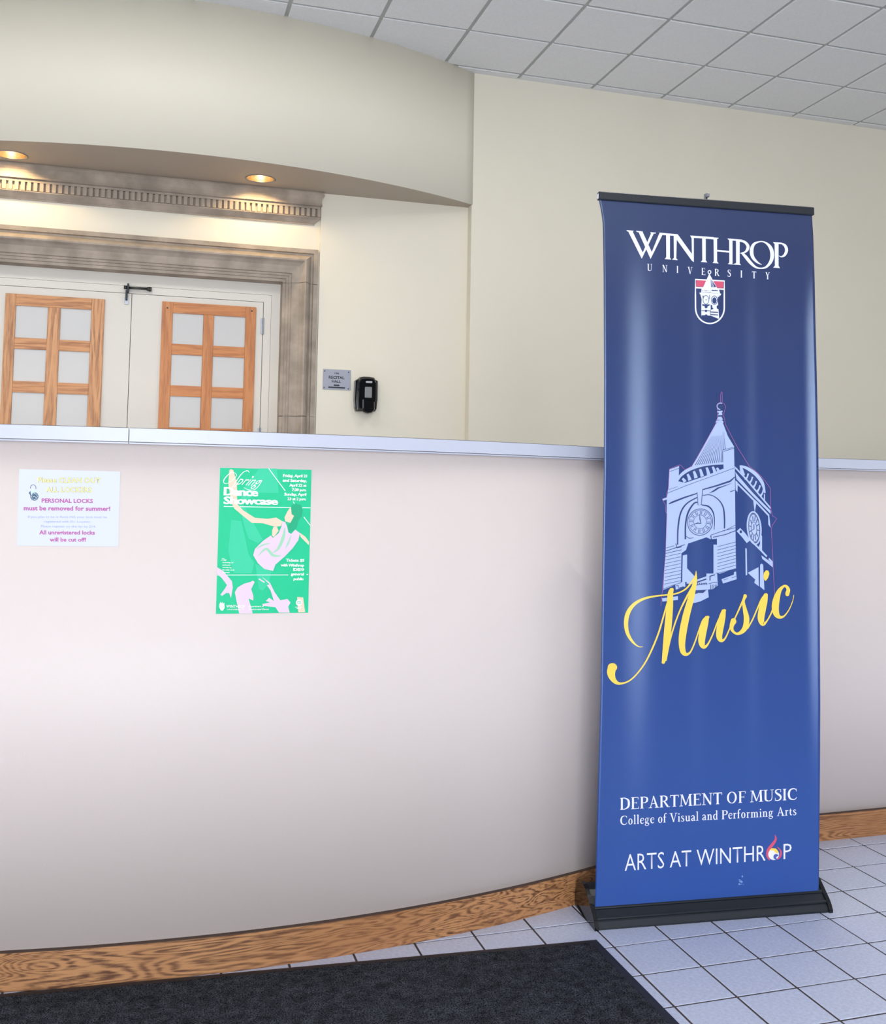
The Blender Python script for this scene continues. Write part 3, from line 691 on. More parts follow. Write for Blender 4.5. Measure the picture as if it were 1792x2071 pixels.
for ch, x, y in (('U', 310, 489), ('N', 458, 500), ('I', 582, 509), ('V', 705, 519), ('E', 836, 529), ('R', 968, 538), ('S', 1088, 546), ('I', 1208, 554), ('T', 1332, 562), ('Y', 1465, 571)):
    w = GL[ch][0] * 66 / 2 * .92
    p = Print(1250, 440, 4.843); serif_text(p, ch, ((x - w, y - 36), (x + w, y - 33), (x + w, y + 35), (x - w, y + 32)), wk=1.05)
    p.put('university_letter', M['white_ink'], bsurf, fabric)
# shield with red chief, clock tower
q = Print(1250, 440, 4.843); q.poly([(765, 612), (1032, 628), (1032, 690), (765, 676)]); q.put('shield_red_band', M['red_ink'], bsurf, fabric, 1)
q = Print(1250, 440, 4.843)
q.ribbon([(757, 606, 14), (1040, 622, 14), (1040, 760, 14)] + [(899 + 141 * math.cos(math.pi * i / 16), 885 + 153 * math.sin(math.pi * i / 16), 14) for i in range(17)] + [(757, 760, 14)], curve=False, closed=True)
q.line([(760, 686), (1038, 702)], 15)
q.poly([(893, 548), (903, 600), (903, 690), (830, 690)]); q.poly([(893, 548), (972, 695), (903, 690)])
q.ring(895, 535, 14, 16, 9, 16)
q.poly([(818, 695), (905, 690), (903, 735), (812, 735)]); q.poly([(905, 688), (985, 694), (1000, 745), (905, 738)])
q.poly([(796, 735), (1010, 746), (1004, 764), (800, 752)]); q.poly([(805, 752), (995, 764), (975, 800), (990, 990), (978, 990), (905, 960), (815, 965), (815, 850), (818, 800)])
q.put('shield_outline', M['white_ink'], bsurf, fabric, 2)
q = Print(1250, 440, 4.843)
for i in range(3): q.poly([(905 + i * 3, 590 + i * 12), (918 + i * 17, 684), (910 + i * 16, 684)])
q.poly([(912, 600), (960, 680), (948, 682)])
q.poly([(915, 708), (975, 712), (975, 722), (915, 718)])
for i in range(5): q.line([(832 + i * 13, 712), (826 + i * 13, 724)], 4)
q.poly([(826, 765), (838, 765), (830, 800)]); q.poly([(975, 775), (985, 776), (980, 800)]); q.line([(895, 758), (895, 800)], 5)
q.ring(860, 806, 29, 42, 5, 24); q.ring(943, 810, 29, 42, 6, 24, a0=0, a1=360); q.disc(943, 813, 21, 31, 20)
q.poly([(820, 850), (900, 852), (890, 866), (878, 866), (872, 888), (850, 888), (845, 866), (828, 866)]); q.poly([(906, 852), (922, 862), (922, 880), (935, 895), (906, 905)]); q.poly([(985, 855), (965, 865), (965, 890), (985, 900)])
q.line([(818, 912), (898, 914)], 6); q.poly([(850, 905), (870, 905), (870, 926), (850, 926)]); q.line([(816, 960), (880, 962)], 7); q.poly([(852, 950), (872, 950), (872, 978), (852, 978)])
q.line([(905, 925), (978, 930)], 10); q.line([(905, 950), (978, 955)], 10); q.poly([(906, 975), (975, 1000), (906, 962)]); q.line([(903, 905), (903, 950)], 5)
q.line([(855, 800), (860, 812), (872, 800)], 4)
q.put('shield_detail', M['navy_ink'], bsurf, fabric, 3)

# --- large clock tower print
K = (1320, 780, 4.604)
t = Print(*K)
t.poly([(590, 350), (622, 342), (655, 350), (700, 470), (755, 562), (655, 600), (655, 715), (520, 722), (365, 752)])
t.poly([(585, 345), (592, 325), (640, 318), (660, 335), (655, 352), (620, 345)]); t.poly([(598, 318), (605, 290), (640, 288), (655, 318)]); t.poly([(604, 278), (650, 274), (646, 262), (640, 235), (612, 238), (615, 262)])
t.ring(630, 192, 30, 30, 10, 20, a0=90, a1=300); t.poly([(602, 236), (650, 232), (650, 246), (604, 250)])
t.poly([(655, 600), (757, 560), (762, 800), (660, 770)]); t.poly([(155, 780), (246, 748), (243, 850), (236, 905), (150, 930)])
t.ribbon([(235, 880, 14), (262, 835, 26), (330, 785, 30), (430, 748, 28), (540, 728, 26), (658, 722, 24)])
for x, y, h_ in ((290, 880, 34), (335, 850, 60), (392, 825, 70), (450, 808, 75), (510, 790, 78), (570, 785, 62), (610, 790, 50)):
    t.ribbon([(x - 12, y - h_ / 2, 20), (x + 2, y, 26), (x + 12, y + h_ / 2, 34)])
t.poly([(150, 930), (236, 890), (300, 905), (480, 845), (650, 775), (765, 752), (770, 1300), (776, 1700), (620, 1752), (600, 1740), (598, 1425), (540, 1430), (500, 1412), (330, 1470), (310, 1530), (268, 1560), (262, 1830), (98, 1902), (118, 1560), (130, 1190), (132, 1060), (95, 1072), (92, 1052), (132, 1040)])
t.poly([(280, 1580), (320, 1572), (320, 1825), (275, 1835)]); t.poly([(320, 1700), (400, 1785), (385, 1850), (316, 1842)]); t.poly([(566, 1480), (600, 1480), (600, 1742), (566, 1750)])
t.poly([(395, 1812), (500, 1775), (500, 1750), (600, 1748), (606, 1862), (560, 1895), (400, 1905)]); t.poly([(370, 1950), (515, 1898), (522, 1970), (440, 2010), (365, 2028)]); t.poly([(640, 1802), (755, 1760), (758, 1735), (776, 1730), (782, 1802), (655, 1842)])
t.poly([(210, 1850), (300, 1820), (305, 1870), (215, 1900)]); t.poly([(88, 1980), (235, 1960), (235, 1995), (90, 2010)])
# right, shaded face
t.ribbon([(815, 748, 18), (880, 770, 28), (960, 825, 32), (1020, 905, 30), (1045, 1000, 14)])
t.poly([(808, 742), (835, 760), (860, 830), (850, 838), (815, 800)])
for x, y in ((880, 850), (920, 880), (955, 920), (990, 960), (1022, 1000)): t.ribbon([(x + 10, y - 32, 16), (x, y, 14), (x - 18, y + 26, 22)])
t.poly([(1035, 1010), (1045, 1010), (1045, 1070), (1035, 1055)])
t.line([(766, 760), (870, 870), (1098, 1142)], 14); t.poly([(768, 800), (800, 842), (935, 1000), (1098, 1165), (1098, 1195), (930, 1025), (780, 870)]); t.poly([(770, 880), (792, 900), (790, 990), (772, 970)])
t.line([(790, 912), (935, 1058), (965, 1085), (1082, 1210)], 16); t.poly([(935, 1060), (966, 1088), (950, 1185)]); t.poly([(1075, 1200), (1085, 1210), (1098, 1325), (1076, 1290)])
t.ring(945, 1325, 62, 150, 14, 36, rot=-.08); t.disc(945, 1325, 54, 132, 30, rot=-.08)
t.poly([(1000, 1380), (1018, 1400), (1018, 1535), (985, 1510), (1000, 1470)])
t.ribbon([(798, 1340, 44), (845, 1390, 46), (893, 1452, 44)], curve=False); t.line([(893, 1420), (1010, 1535), (1118, 1650)], 16); t.poly([(1012, 1580), (1118, 1655), (1118, 1692), (1020, 1612)])
t.poly([(862, 1512), (876, 1518), (880, 1760), (866, 1768)]); t.poly([(885, 1742), (985, 1690), (988, 1868), (945, 1835), (955, 1805)]); t.poly([(1000, 1668), (1014, 1656), (1028, 1668), (1040, 1905), (998, 1870)])
t.put('tower_print', M['pale_ink'], bsurf, fabric, 1)
t = Print(*K)
for i in range(15):
    xb = 395 + i * 20; xt = 612 + i * 3.2; yb = 742 - (xb - 395) * .12 if xb < 655 else 600 - (xb - 655) * .35
    t.ribbon([(xt + (xb - xt) * .3, 355 + (yb - 355) * .3, 1), (xt + (xb - xt) * .6, 355 + (yb - 355) * .6, 2.5), (xb, yb, 6)], curve=False)
t.line([(655, 598), (757, 572)], 4); t.line([(660, 612), (757, 582)], 5); t.line([(158, 800), (244, 770)], 4)
t.line([(652, 600), (648, 715)], 5); t.ribbon([(245, 885, 4), (300, 830, 12), (400, 782, 14), (520, 752, 12), (655, 742, 8)])
t.line([(135, 1002), (300, 935), (765, 765)], 4); t.line([(150, 968), (232, 940)], 3)
t.ribbon([(150, 1100, 10), (190, 1082, 16), (300, 1040, 14), (415, 1002, 10)], curve=False); t.ribbon([(465, 968, 10), (600, 930, 14), (720, 890, 16), (765, 850, 8)], curve=False)
t.poly([(520, 1005), (600, 950), (748, 905), (700, 925), (620, 955), (575, 985)]); t.poly([(720, 985), (765, 970), (765, 976), (722, 992)])
t.ribbon([(232, 1480, 12), (236, 1320, 14), (262, 1180, 14), (320, 1095, 12), (415, 1040, 10)]); t.ribbon([(465, 1022, 6), (540, 1018, 7), (610, 1060, 9), (655, 1130, 12), (668, 1230, 14), (668, 1330, 12)])
t.ribbon([(304, 1430, 14), (306, 1290, 14), (330, 1180, 16), (380, 1100, 14), (415, 1085, 12)]); t.ribbon([(455, 1110, 10), (520, 1125, 14), (560, 1175, 12), (575, 1250, 8), (572, 1340, 5)])
t.line([(412, 992), (422, 1112), (452, 1108), (466, 962)], 6)
t.ring(441, 1270, 116, 124, 6, 40, rot=.3); t.ring(441, 1268, 102, 110, 4, 40, rot=.3); t.ring(441, 1268, 60, 64, 4, 30)
for i in range(12):
    a = 2 * math.pi * i / 12 + .1; c_, s_ = math.cos(a), math.sin(a)
    for dd in (-6, 6): t.line([(441 + 66 * c_ - dd * s_, 1268 + 70 * s_ + dd * c_), (441 + 96 * c_ - dd * s_ * 1.3, 1268 + 104 * s_ + dd * c_ * 1.3)], 5)
t.ribbon([(436, 1196, 4), (440, 1245, 9), (450, 1285, 6)], curve=False); t.ribbon([(385, 1290, 4), (415, 1280, 10), (450, 1282, 5)], curve=False)
for i in range(9):
    y = 1592 + i * 32; t.line([(118 - i * 1.5, y), (262, y - 32)], 4)
for i in range(9):
    y = 1500 + i * 31; t.line([(602, y), (774, y - 45)], 4)
t.line([(124, 1512), (200, 1490)], 4); t.line([(122, 1540), (300, 1480)], 6); t.line([(120, 1562), (268, 1528)], 5); t.line([(540, 1392), (660, 1350), (768, 1322)], 5); t.line([(560, 1412), (680, 1385), (770, 1350)], 7); t.line([(660, 1355), (768, 1298)], 4)
t.ribbon([(310, 1400, 5), (340, 1420, 6), (380, 1415, 4)]); t.line([(215, 1470), (225, 1510), (270, 1500)], 8); t.line([(540, 1395), (548, 1450), (590, 1440)], 8)
t.line([(92, 1895), (180, 1860), (262, 1835)], 4); t.line([(412, 1830), (500, 1800)], 12); t.line([(395, 1860), (500, 1838)], 6)
for i in range(6): t.line([(418 + i * 17, 1836), (418 + i * 17, 1856)], 7)
t.line([(530, 1775), (580, 1760)], 9); t.line([(533, 1775), (533, 1815)], 9); t.line([(520, 1845), (555, 1835), (600, 1830)], 5)
for i in range(5): t.line([(540 + i * 14, 1852), (540 + i * 14, 1900)], 5)
t.poly([(420, 1915), (500, 1900), (470, 1930), (430, 1930)]); t.line([(220, 1862), (240, 1862), (240, 1885), (290, 1872)], 7)
t.line([(660, 1810), (700, 1795)], 4); t.line([(735, 1790), (776, 1775)], 4)
t.disc(820, 1360, 12, 14, 10); t.disc(1070, 1602, 12, 18, 10)
t.ring(945, 1325, 50, 126, 5, 36, rot=-.08); t.ring(943, 1330, 26, 62, 5, 24, rot=-.08)
for i in range(12):
    a = 2 * math.pi * i / 12 + .2; c_, s_ = math.cos(a), math.sin(a); t.line([(943 + 28 * c_, 1328 + 68 * s_), (945 + 46 * c_, 1326 + 116 * s_)], 7)
t.line([(942, 1290), (942, 1335), (925, 1345)], 7)
t.put('tower_detail', M['navy_ink'], bsurf, fabric, 2)
t = Print(*K)
t.line([(75, 2052), (90, 1900), (120, 1560), (131, 1190), (122, 1185), (118, 1110), (88, 1055), (130, 1040), (128, 1005), (145, 960), (155, 776), (248, 737), (262, 742), (300, 782), (330, 768), (365, 748), (430, 640), (588, 352), (585, 340), (604, 300), (600, 240), (598, 195), (612, 165), (632, 160), (630, 100), (638, 54), (646, 60), (646, 160), (666, 168), (680, 200), (668, 235), (664, 258), (652, 262), (668, 305), (676, 360), (780, 560), (900, 752), (950, 790), (1000, 835), (1040, 880), (1095, 955), (1098, 1140), (1112, 1210), (1155, 1238), (1112, 1300), (1104, 1340), (1112, 1500), (1125, 1780), (1134, 1955)], 3.6)
t.put('tower_outline', M['pink_ink'], bsurf, fabric, 3)

# --- yellow script word
t = Print(1210, 1130, 4.167)
t.ribbon([(130, 905, 52), (112, 930, 70), (108, 970, 66), (125, 1015, 46), (158, 1046, 28), (200, 1050, 16), (260, 1028, 12), (320, 975, 12), (390, 882, 13), (450, 765, 14), (505, 630, 14), (550, 480, 14), (585, 360, 14), (608, 275, 14)], n=8); t.disc(118, 915, 40, 36)
t.ribbon([(374, 742, 5), (335, 738, 9), (285, 695, 20), (245, 625, 30), (233, 540, 36), (250, 455, 36), (300, 385, 28), (380, 338, 20), (480, 315, 14), (580, 304, 11), (660, 292, 12), (735, 255, 13), (790, 190, 14), (818, 140, 10), (822, 102, 3)], n=8)
t.ribbon([(618, 262, 34), (606, 300, 46), (600, 420, 56), (582, 620, 60), (562, 790, 46), (548, 870, 28)]); t.disc(618, 260, 17, 15); t.disc(547, 872, 15, 13)
t.ribbon([(566, 860, 16), (600, 700, 13), (640, 560, 13), (690, 430, 13), (740, 330, 16), (790, 240, 16)])
t.ribbon([(824, 104, 3), (822, 160, 18), (806, 230, 38), (778, 340, 52), (740, 480, 60), (712, 620, 62), (704, 720, 54), (715, 785, 44), (742, 805, 26), (775, 785, 14), (810, 710, 12), (845, 610, 12), (880, 520, 14), (915, 487, 14)], n=8)
t.ribbon([(918, 487, 30), (898, 540, 56), (876, 640, 60), (870, 705, 54), (888, 742, 34), (920, 722, 16), (962, 640, 12), (1005, 530, 12), (1050, 440, 14)]); t.disc(921, 492, 15, 12)
t.ribbon([(1058, 430, 30), (1044, 490, 54), (1024, 590, 58), (1018, 655, 50), (1036, 688, 32), (1068, 670, 14), (1110, 580, 12), (1160, 480, 12), (1210, 370, 16), (1232, 325, 22)]); t.disc(1061, 436, 15, 12); t.disc(1236, 316, 15, 18)
t.ribbon([(1235, 320, 26), (1222, 360, 22), (1234, 430, 34), (1248, 500, 46), (1240, 570, 46), (1212, 612, 36), (1170, 632, 20), (1135, 612, 22), (1122, 575, 34), (1135, 530, 46)]); t.disc(1138, 528, 24, 28)
t.ribbon([(1255, 590, 12), (1300, 510, 12), (1335, 430, 12), (1375, 340, 14), (1408, 300, 14)])
t.ribbon([(1412, 300, 32), (1396, 360, 56), (1376, 450, 60), (1370, 510, 54), (1386, 550, 34), (1415, 530, 14), (1455, 460, 12), (1490, 360, 12), (1530, 270, 14), (1560, 232, 14)]); t.disc(1411, 302, 16, 12)
t.poly([(1395, 118), (1412, 97), (1432, 100), (1440, 125), (1430, 160), (1410, 187), (1398, 180), (1390, 150)])
t.ribbon([(1592, 290, 36), (1600, 262, 30), (1585, 235, 24), (1560, 232, 20), (1525, 270, 36), (1500, 340, 56), (1490, 410, 60), (1500, 465, 50), (1528, 492, 28), (1565, 482, 14), (1605, 430, 9), (1635, 360, 7), (1647, 305, 4)], n=8); t.disc(1592, 296, 17, 20)
t.put('music_lettering', M['yellow_ink'], bsurf, fabric, 4)

# --- lower lettering
t = Print(1180, 1550, 3.3185)
serif_text(t, 'DEPARTMENT OF MUSIC', ((243, 212), (1436, 146), (1436, 222), (243, 291)), sp=.035)
t.put('department_lettering', M['white_ink'], bsurf, fabric)
t = Print(1180, 1550, 3.3185)
serif_text(t, 'College of Visual and Performing Arts', ((245, 333), (1430, 268), (1430, 326), (245, 393)), sp=.035, wk=.98)
t.put('college_lettering', M['white_ink'], bsurf, fabric)
t = Print(1180, 1550, 3.3185)
t.quad_text(text_mesh('ARTS AT WINTHR', -.006), ((277, 585), (1222, 522), (1222, 632), (277, 702)))
t.put('arts_lettering', M['white_ink'], bsurf, fabric); t = Print(1180, 1550, 3.3185)
t.quad_text(text_mesh('P', -.006), ((1343, 514), (1397, 510), (1397, 618), (1343, 623)))
t.put('arts_lettering', M['white_ink'], bsurf, fabric)
t = Print(1180, 1550, 3.3185)
t.ribbon([(1286, 458, 3), (1290, 490, 14), (1268, 525, 20), (1240, 560, 18), (1234, 600, 14), (1250, 628, 8)]); t.ribbon([(1302, 540, 3), (1325, 570, 10), (1320, 605, 12), (1300, 626, 4)])
t.put('flame_logo', M['red_ink'], bsurf, fabric, 1)
t = Print(1180, 1550, 3.3185); t.disc(1276, 590, 36, 38); t.put('logo_disc', M['white_ink'], bsurf, fabric, 2)
t = Print(1180, 1550, 3.3185); t.poly([(1246, 562), (1262, 548), (1290, 550), (1305, 566), (1308, 588), (1296, 580), (1280, 574), (1282, 566), (1260, 562)]); t.put('logo_crest', M['yellow_ink'], bsurf, fabric, 3)
t = Print(1180, 1550, 3.3185); t.ribbon([(1308, 596, 6), (1290, 598, 22), (1284, 612, 18), (1296, 622, 6)]); t.put('logo_curl', simple('blue_ink', (70, 92, 176)), bsurf, fabric, 3)
# adhesive residue spot
t = Print(1180, 1550, 3.3185)
for i in range(14): t.disc(1062 + random.uniform(-20, 20), 775 + random.uniform(-16, 18), random.uniform(2, 6), random.uniform(2, 6), 7)
t.disc(1066, 738, 5, 7, 8)
t.put('residue_spot', simple('residue', (120, 160, 215)), bsurf, fabric, 1)

# ------------------------------------------------------------------ paper on the low wall
def wsurf(x, y, lift=0):
    d = ray(x, y); lo, hi = 2., 6.
    for _ in range(40):
        m_ = (lo + hi) / 2; p_ = d * (m_ / d.y)
        if p_.y > wall_y(p_.x) + T - .0012 - lift: hi = m_
        else: lo = m_
    return CAMP + d * (lo / d.y)
def sheet(name, quad, m, label, cat, extra=None, curl=None):
    """thin sheet of paper on the curved wall; quad = TL TR BR BL in photo pixels"""
    NXs, NY = 10, 10; bm = bmesh.new(); rows = [[], []]
    TL, TR, BR, BL = quad
    for k_, lift in enumerate((0, -.0009)):
        for j in range(NY + 1):
            r = []
            for i in range(NXs + 1):
                u, v = i / NXs, j / NY
                x = (TL[0] * (1 - u) + TR[0] * u) * (1 - v) + (BL[0] * (1 - u) + BR[0] * u) * v
                y = (TL[1] * (1 - u) + TR[1] * u) * (1 - v) + (BL[1] * (1 - u) + BR[1] * u) * v
                c_ = wsurf(x, y, lift + (curl(u, v) if curl else 0)); r.append(bm.verts.new(c_))
            rows[k_].append(r)
    for k_ in (0, 1):
        for j in range(NY):
            for i in range(NXs):
                f = (rows[k_][j][i], rows[k_][j][i + 1], rows[k_][j + 1][i + 1], rows[k_][j + 1][i]); bm.faces.new(f if k_ else f[::-1])
    loop = lambda R_: R_[0] + [r[-1] for r in R_[1:]] + R_[-1][-2::-1] + [r[0] for r in R_[-2:0:-1]]
    a, b = loop(rows[0]), loop(rows[1])
    for i in range(len(a)): bm.faces.new((a[i], a[(i + 1) % len(a)], b[(i + 1) % len(a)], b[i]))
    o = obj(name, bm, m, smooth=False, label=label, cat=cat)
    return o
notice = sheet('notice_sheet', ((38.8, 948.8), (243.3, 953.8), (239.5, 1105.5), (34.2, 1103.5)), M['paper'], 'white paper notice asking to clean out all lockers, taped low on the wall', 'notice')
c_out = simple('notice_olive_outline', (150, 150, 160)); c_yel = simple('notice_yellow', (244, 236, 150)); c_mag = simple('notice_magenta', (186, 90, 160)); c_blu = simple('notice_blue', (150, 168, 224)); c_red = simple('notice_outline_violet', (120, 60, 130))
NV = (20, 930, 7.467)
def ntext(name, body, quad, m, layer, bold=.0, par=notice, view=NV, shear=0, sp=1.):
    t = Print(*view)
    if bold > .04 and par is not notice:       # heavy letters: the same glyphs laid side by side
        hgt = quad[3][1] - quad[0][1]; w_ = hgt * (.055 if bold > .06 else .03)
        for dx_ in ((-w_, -w_ / 2, 0, w_ / 2, w_) if bold > .06 else (-w_, 0, w_)):
            t.quad_text(text_mesh(body, .018, shear, sp), [(x + dx_, y) for x, y in quad])
    else: t.quad_text(text_mesh(body, bold, shear, sp), quad)
    t.put(name, m, wsurf, par, layer, cutx=12); return t
for body, q_ in (('Please CLEAN OUT', ((420, 262), (1372, 272), (1372, 348), (420, 338))), ('ALL LOCKERS', ((542, 408), (1240, 414), (1240, 490), (542, 484)))):
    ntext('heading_outline', body, q_, c_out, 1, .045); ntext('heading', body, q_, c_yel, 2, .018)
for body, q_ in (('PERSONAL LOCKS', ((480, 582), (1254, 590), (1254, 650), (480, 644))), ('must be removed for summer!', ((208, 692), (1516, 704), (1516, 768), (208, 760))),
                 ('All unregistered locks', ((442, 1062), (1284, 1068), (1284, 1128), (442, 1124))), ('will be cut off!', ((600, 1170), (1150, 1176), (1150, 1234), (600, 1232)))):
    ntext('lettering', body, q_, c_mag, 1, .03)
for body, q_ in (('If you plan to be in Rock Hill, your lock must be', ((274, 842), (1466, 848), (1466, 880), (274, 876))), ('registered with Dr. Loomer.', ((518, 912), (1224, 918), (1224, 950), (518, 946))), ('Please register on the list by 214.', ((468, 984), (1298, 990), (1298, 1022), (468, 1018)))):
    ntext('small_lettering', body, q_, c_blu, 1, .0)
t = Print(*NV); t.disc(370, 553, 62, 64); t.ring(352, 425, 42, 48, 9, 20, a0=170, a1=380); t.poly([(283, 500), (310, 470), (330, 500), (312, 545), (296, 515)]); t.put('padlock_picture', simple('padlock_grey', (70, 96, 120)), wsurf, notice, 1, cutx=12)
t = Print(*NV); t.poly([(310, 480), (370, 455), (410, 470), (400, 492), (345, 500), (320, 530)])
for i in range(12): t.disc(370 + 44 * math.cos(i * .5236), 553 + 46 * math.sin(i * .5236), 7, 8, 8)
t.line([(345, 560), (370, 550), (400, 575)], 7); t.put('padlock_dial', simple('padlock_light', (200, 224, 236)), wsurf, notice, 2, cutx=12)

curl = lambda u, v: max(0, (.14 - u - v)) * -.0 + (max(0, .12 - u) * max(0, .1 - v)) * 1.2
poster = sheet('dance_poster', ((445.2, 946.2), (630.2, 950.2), (623.2, 1239.2), (436.6, 1241.6)), simple('poster_green', (0, 198, 140)), 'bright green Spring Dance Showcase poster with leaping dancer print, stuck on the low wall', 'poster', curl=None)
PV = (420, 930, 6.274)
g_l = simple('poster_light_green', (50, 206, 156)); g_d = simple('poster_dark_green', (0, 172, 122)); skin = simple('poster_skin', (232, 212, 184)); pink = simple('poster_pink', (228, 206, 220)); wht = simple('poster_white', (248, 252, 252)); grn2 = simple('poster_fold_green', (160, 214, 178))
def pp(name, m, layer, fn):
    t = Print(*PV); fn(t); t.put(name, m, wsurf, poster, layer, cutx=12)
def f1(t):
    t.poly([(660, 108), (880, 112), (900, 420), (640, 420), (420, 560), (440, 380)]); t.poly([(300, 760), (430, 780), (520, 1200), (590, 1310), (560, 1440), (330, 1440), (260, 1160)])
    t.poly([(400, 560), (450, 560), (700, 1010), (640, 1060), (520, 1000), (470, 860)]); t.poly([(605, 1320), (810, 1410), (780, 1560), (700, 1660), (650, 1640)])
pp('light_beams', g_l, 1, f1)
def f2(t):
    t.line([(205, 591), (1060, 605)], 9); t.line([(1200, 607), (1303, 608)], 9); t.line([(118, 1462), (1025, 1460)], 8); t.line([(1255, 1453), (1275, 1453)], 8); t.line([(775, 110), (985, 395)], 9); t.line([(1085, 530), (1102, 558)], 8); t.line([(1220, 725), (1300, 830)], 9)
pp('white_lines', wht, 2, f2)
def f3(t):
    t.poly([(275, 130), (295, 118), (325, 130), (345, 200), (372, 300), (372, 470), (385, 570), (450, 640), (600, 735), (760, 748), (870, 732), (950, 780), (930, 840), (860, 850), (700, 805), (560, 800), (460, 720), (340, 620), (300, 540), (262, 300)])
    t.poly([(1060, 610), (1035, 618), (1010, 660), (975, 730), (985, 780), (1050, 800), (1100, 720), (1085, 690)])
    t.poly([(1170, 925), (1240, 975), (1288, 1040), (1284, 1082), (1220, 1020), (1180, 980)]); t.poly([(820, 890), (835, 850), (880, 850), (900, 900), (840, 980), (815, 960)])
    t.poly([(1135, 1740), (1212, 1745), (1238, 1932), (1150, 1935)])
pp('dancer_skin', skin, 3, f3)
pp('dancer_hair', g_d, 4, lambda t: (t.poly([(1058, 600), (1075, 570), (1120, 556), (1180, 575), (1205, 640), (1190, 720), (1150, 770), (1130, 850), (1100, 890), (1030, 920), (1020, 830), (1050, 800), (1098, 710), (1066, 690)])))
pp('dancer_dress', pink, 5, lambda t: t.poly([(948, 778), (985, 790), (1010, 850), (1025, 920), (1060, 940), (1112, 885), (1172, 930), (1150, 1020), (1080, 1120), (980, 1225), (860, 1330), (830, 1410), (720, 1385), (640, 1315), (578, 1210), (600, 1130), (700, 1030), (800, 960), (830, 990), (900, 930), (935, 850)]))
pp('dress_folds', grn2, 6, lambda t: (t.ribbon([(980, 860, 10), (960, 980, 40), (900, 1120, 30), (830, 1180, 6)]), t.ribbon([(640, 1220, 6), (740, 1130, 28), (830, 1210, 34), (930, 1220, 8)]), t.ribbon([(620, 1130, 6), (700, 1080, 20), (790, 1060, 6)]), t.ribbon([(1060, 960, 6), (1020, 1060, 22), (990, 1120, 4)])))
def f4(t):
    t.poly([(118, 1360), (200, 1412), (308, 1540), (320, 1620), (295, 1755), (272, 1690), (235, 1690), (185, 1725), (162, 1712), (215, 1640), (245, 1590), (180, 1500), (116, 1445)])
    t.poly([(345, 1680), (380, 1620), (460, 1572), (540, 1550), (575, 1532), (597, 1550), (552, 1640), (582, 1730), (578, 1785), (520, 1760), (572, 1950), (400, 1950), (368, 1800)])
    t.poly([(688, 1482), (790, 1560), (850, 1680), (922, 1782), (1012, 1765), (1052, 1810), (1022, 1862), (1042, 1938), (905, 1938), (860, 1870), (700, 1852), (692, 1830), (790, 1810), (740, 1790), (780, 1750), (840, 1790), (800, 1660), (752, 1590), (785, 1580)]); t.line([(650, 1510), (722, 1555)], 16)
pp('reaching_hands', pink, 3, f4)
PT = dict(par=poster, view=PV)
ntext('title_lettering', 'Dance', ((212, 342), (640, 362), (636, 462), (208, 447)), wht, 7, .075, sp=.9, **PT); ntext('title_lettering', 'Showcase', ((208, 462), (892, 480), (888, 568), (204, 558)), wht, 7, .075, sp=.9, **PT)
def f5(t):
    t.ribbon([(528, 160, 8), (505, 138, 8), (450, 160, 9), (390, 230, 11), (340, 310, 10), (300, 370, 8)]); t.ribbon([(345, 165, 5), (290, 165, 8), (215, 240, 12), (205, 290, 8), (250, 300, 5), (330, 245, 7), (366, 195, 7), (345, 165, 5)])
    t.quad_text(text_mesh('pring', -.004, .5), ((385, 190), (720, 212), (650, 335), (345, 312)))
    t.disc(575, 215, 11, 11, 10); t.ribbon([(690, 260, 9), (640, 340, 7), (580, 382, 7), (510, 378, 6), (460, 350, 4)])
pp('script_lettering', wht, 8, f5)
for body, q_ in (('Friday, April 21', ((958, 180), (1262, 187), (1260, 222), (956, 218))), ('and Saturday,', ((955, 240), (1258, 247), (1256, 282), (953, 277))), ('April 22 at', ((1038, 302), (1256, 306), (1254, 341), (1036, 338))), ('7:30 p.m.', ((1072, 360), (1254, 363), (1252, 398), (1070, 396))),
                 ('Sunday, April', ((974, 416), (1252, 421), (1250, 456), (972, 452))), ('23 at 2 p.m.', ((1014, 476), (1252, 480), (1250, 514), (1012, 511))),
                 ('Tickets: $5', ((996, 1254), (1226, 1258), (1224, 1292), (994, 1289))), ('with Winthrop', ((930, 1316), (1224, 1320), (1222, 1354), (928, 1351))), ('ID/$10', ((1088, 1372), (1222, 1374), (1220, 1408), (1086, 1407))), ('general', ((1058, 1430), (1220, 1432), (1218, 1466), (1056, 1465))), ('public', ((1092, 1492), (1218, 1493), (1216, 1526), (1090, 1526)))):
    ntext('date_lettering', body, q_, wht, 7, .05, sp=.92, **PT)
for body, q_ in (('evening of', ((188, 1294), (326, 1296), (326, 1310), (188, 1308))), ('eclectic', ((188, 1326), (292, 1328), (292, 1342), (188, 1340))), ('works by', ((188, 1358), (306, 1360), (306, 1374), (188, 1372))), ('faculty and', ((188, 1388), (336, 1390), (336, 1404), (188, 1402))), ('alumni', ((188, 1420), (276, 1422), (276, 1436), (188, 1434)))):
    ntext('small_lettering', body, q_, wht, 7, .05, **PT)
ntext('small_lettering', 'The', ((180, 1248), (246, 1252), (234, 1284), (168, 1280)), wht, 7, .0, shear=.4, **PT)
ntext('logo_lettering', 'WINTHROP', ((236, 1838), (476, 1842), (476, 1878), (236, 1876)), wht, 7, .01, **PT); ntext('logo_lettering', 'UNIVERSITY', ((246, 1888), (464, 1890), (464, 1908), (246, 1906)), wht, 7, .0, **PT)
ntext('logo_lettering', 'Department of', ((520, 1848), (720, 1846), (716, 1868), (516, 1870)), wht, 7, .01, shear=.3, **PT); ntext('logo_lettering', 'Theatre and Dance', ((520, 1884), (778, 1882), (774, 1904), (516, 1906)), wht, 7, .01, shear=.3, **PT)
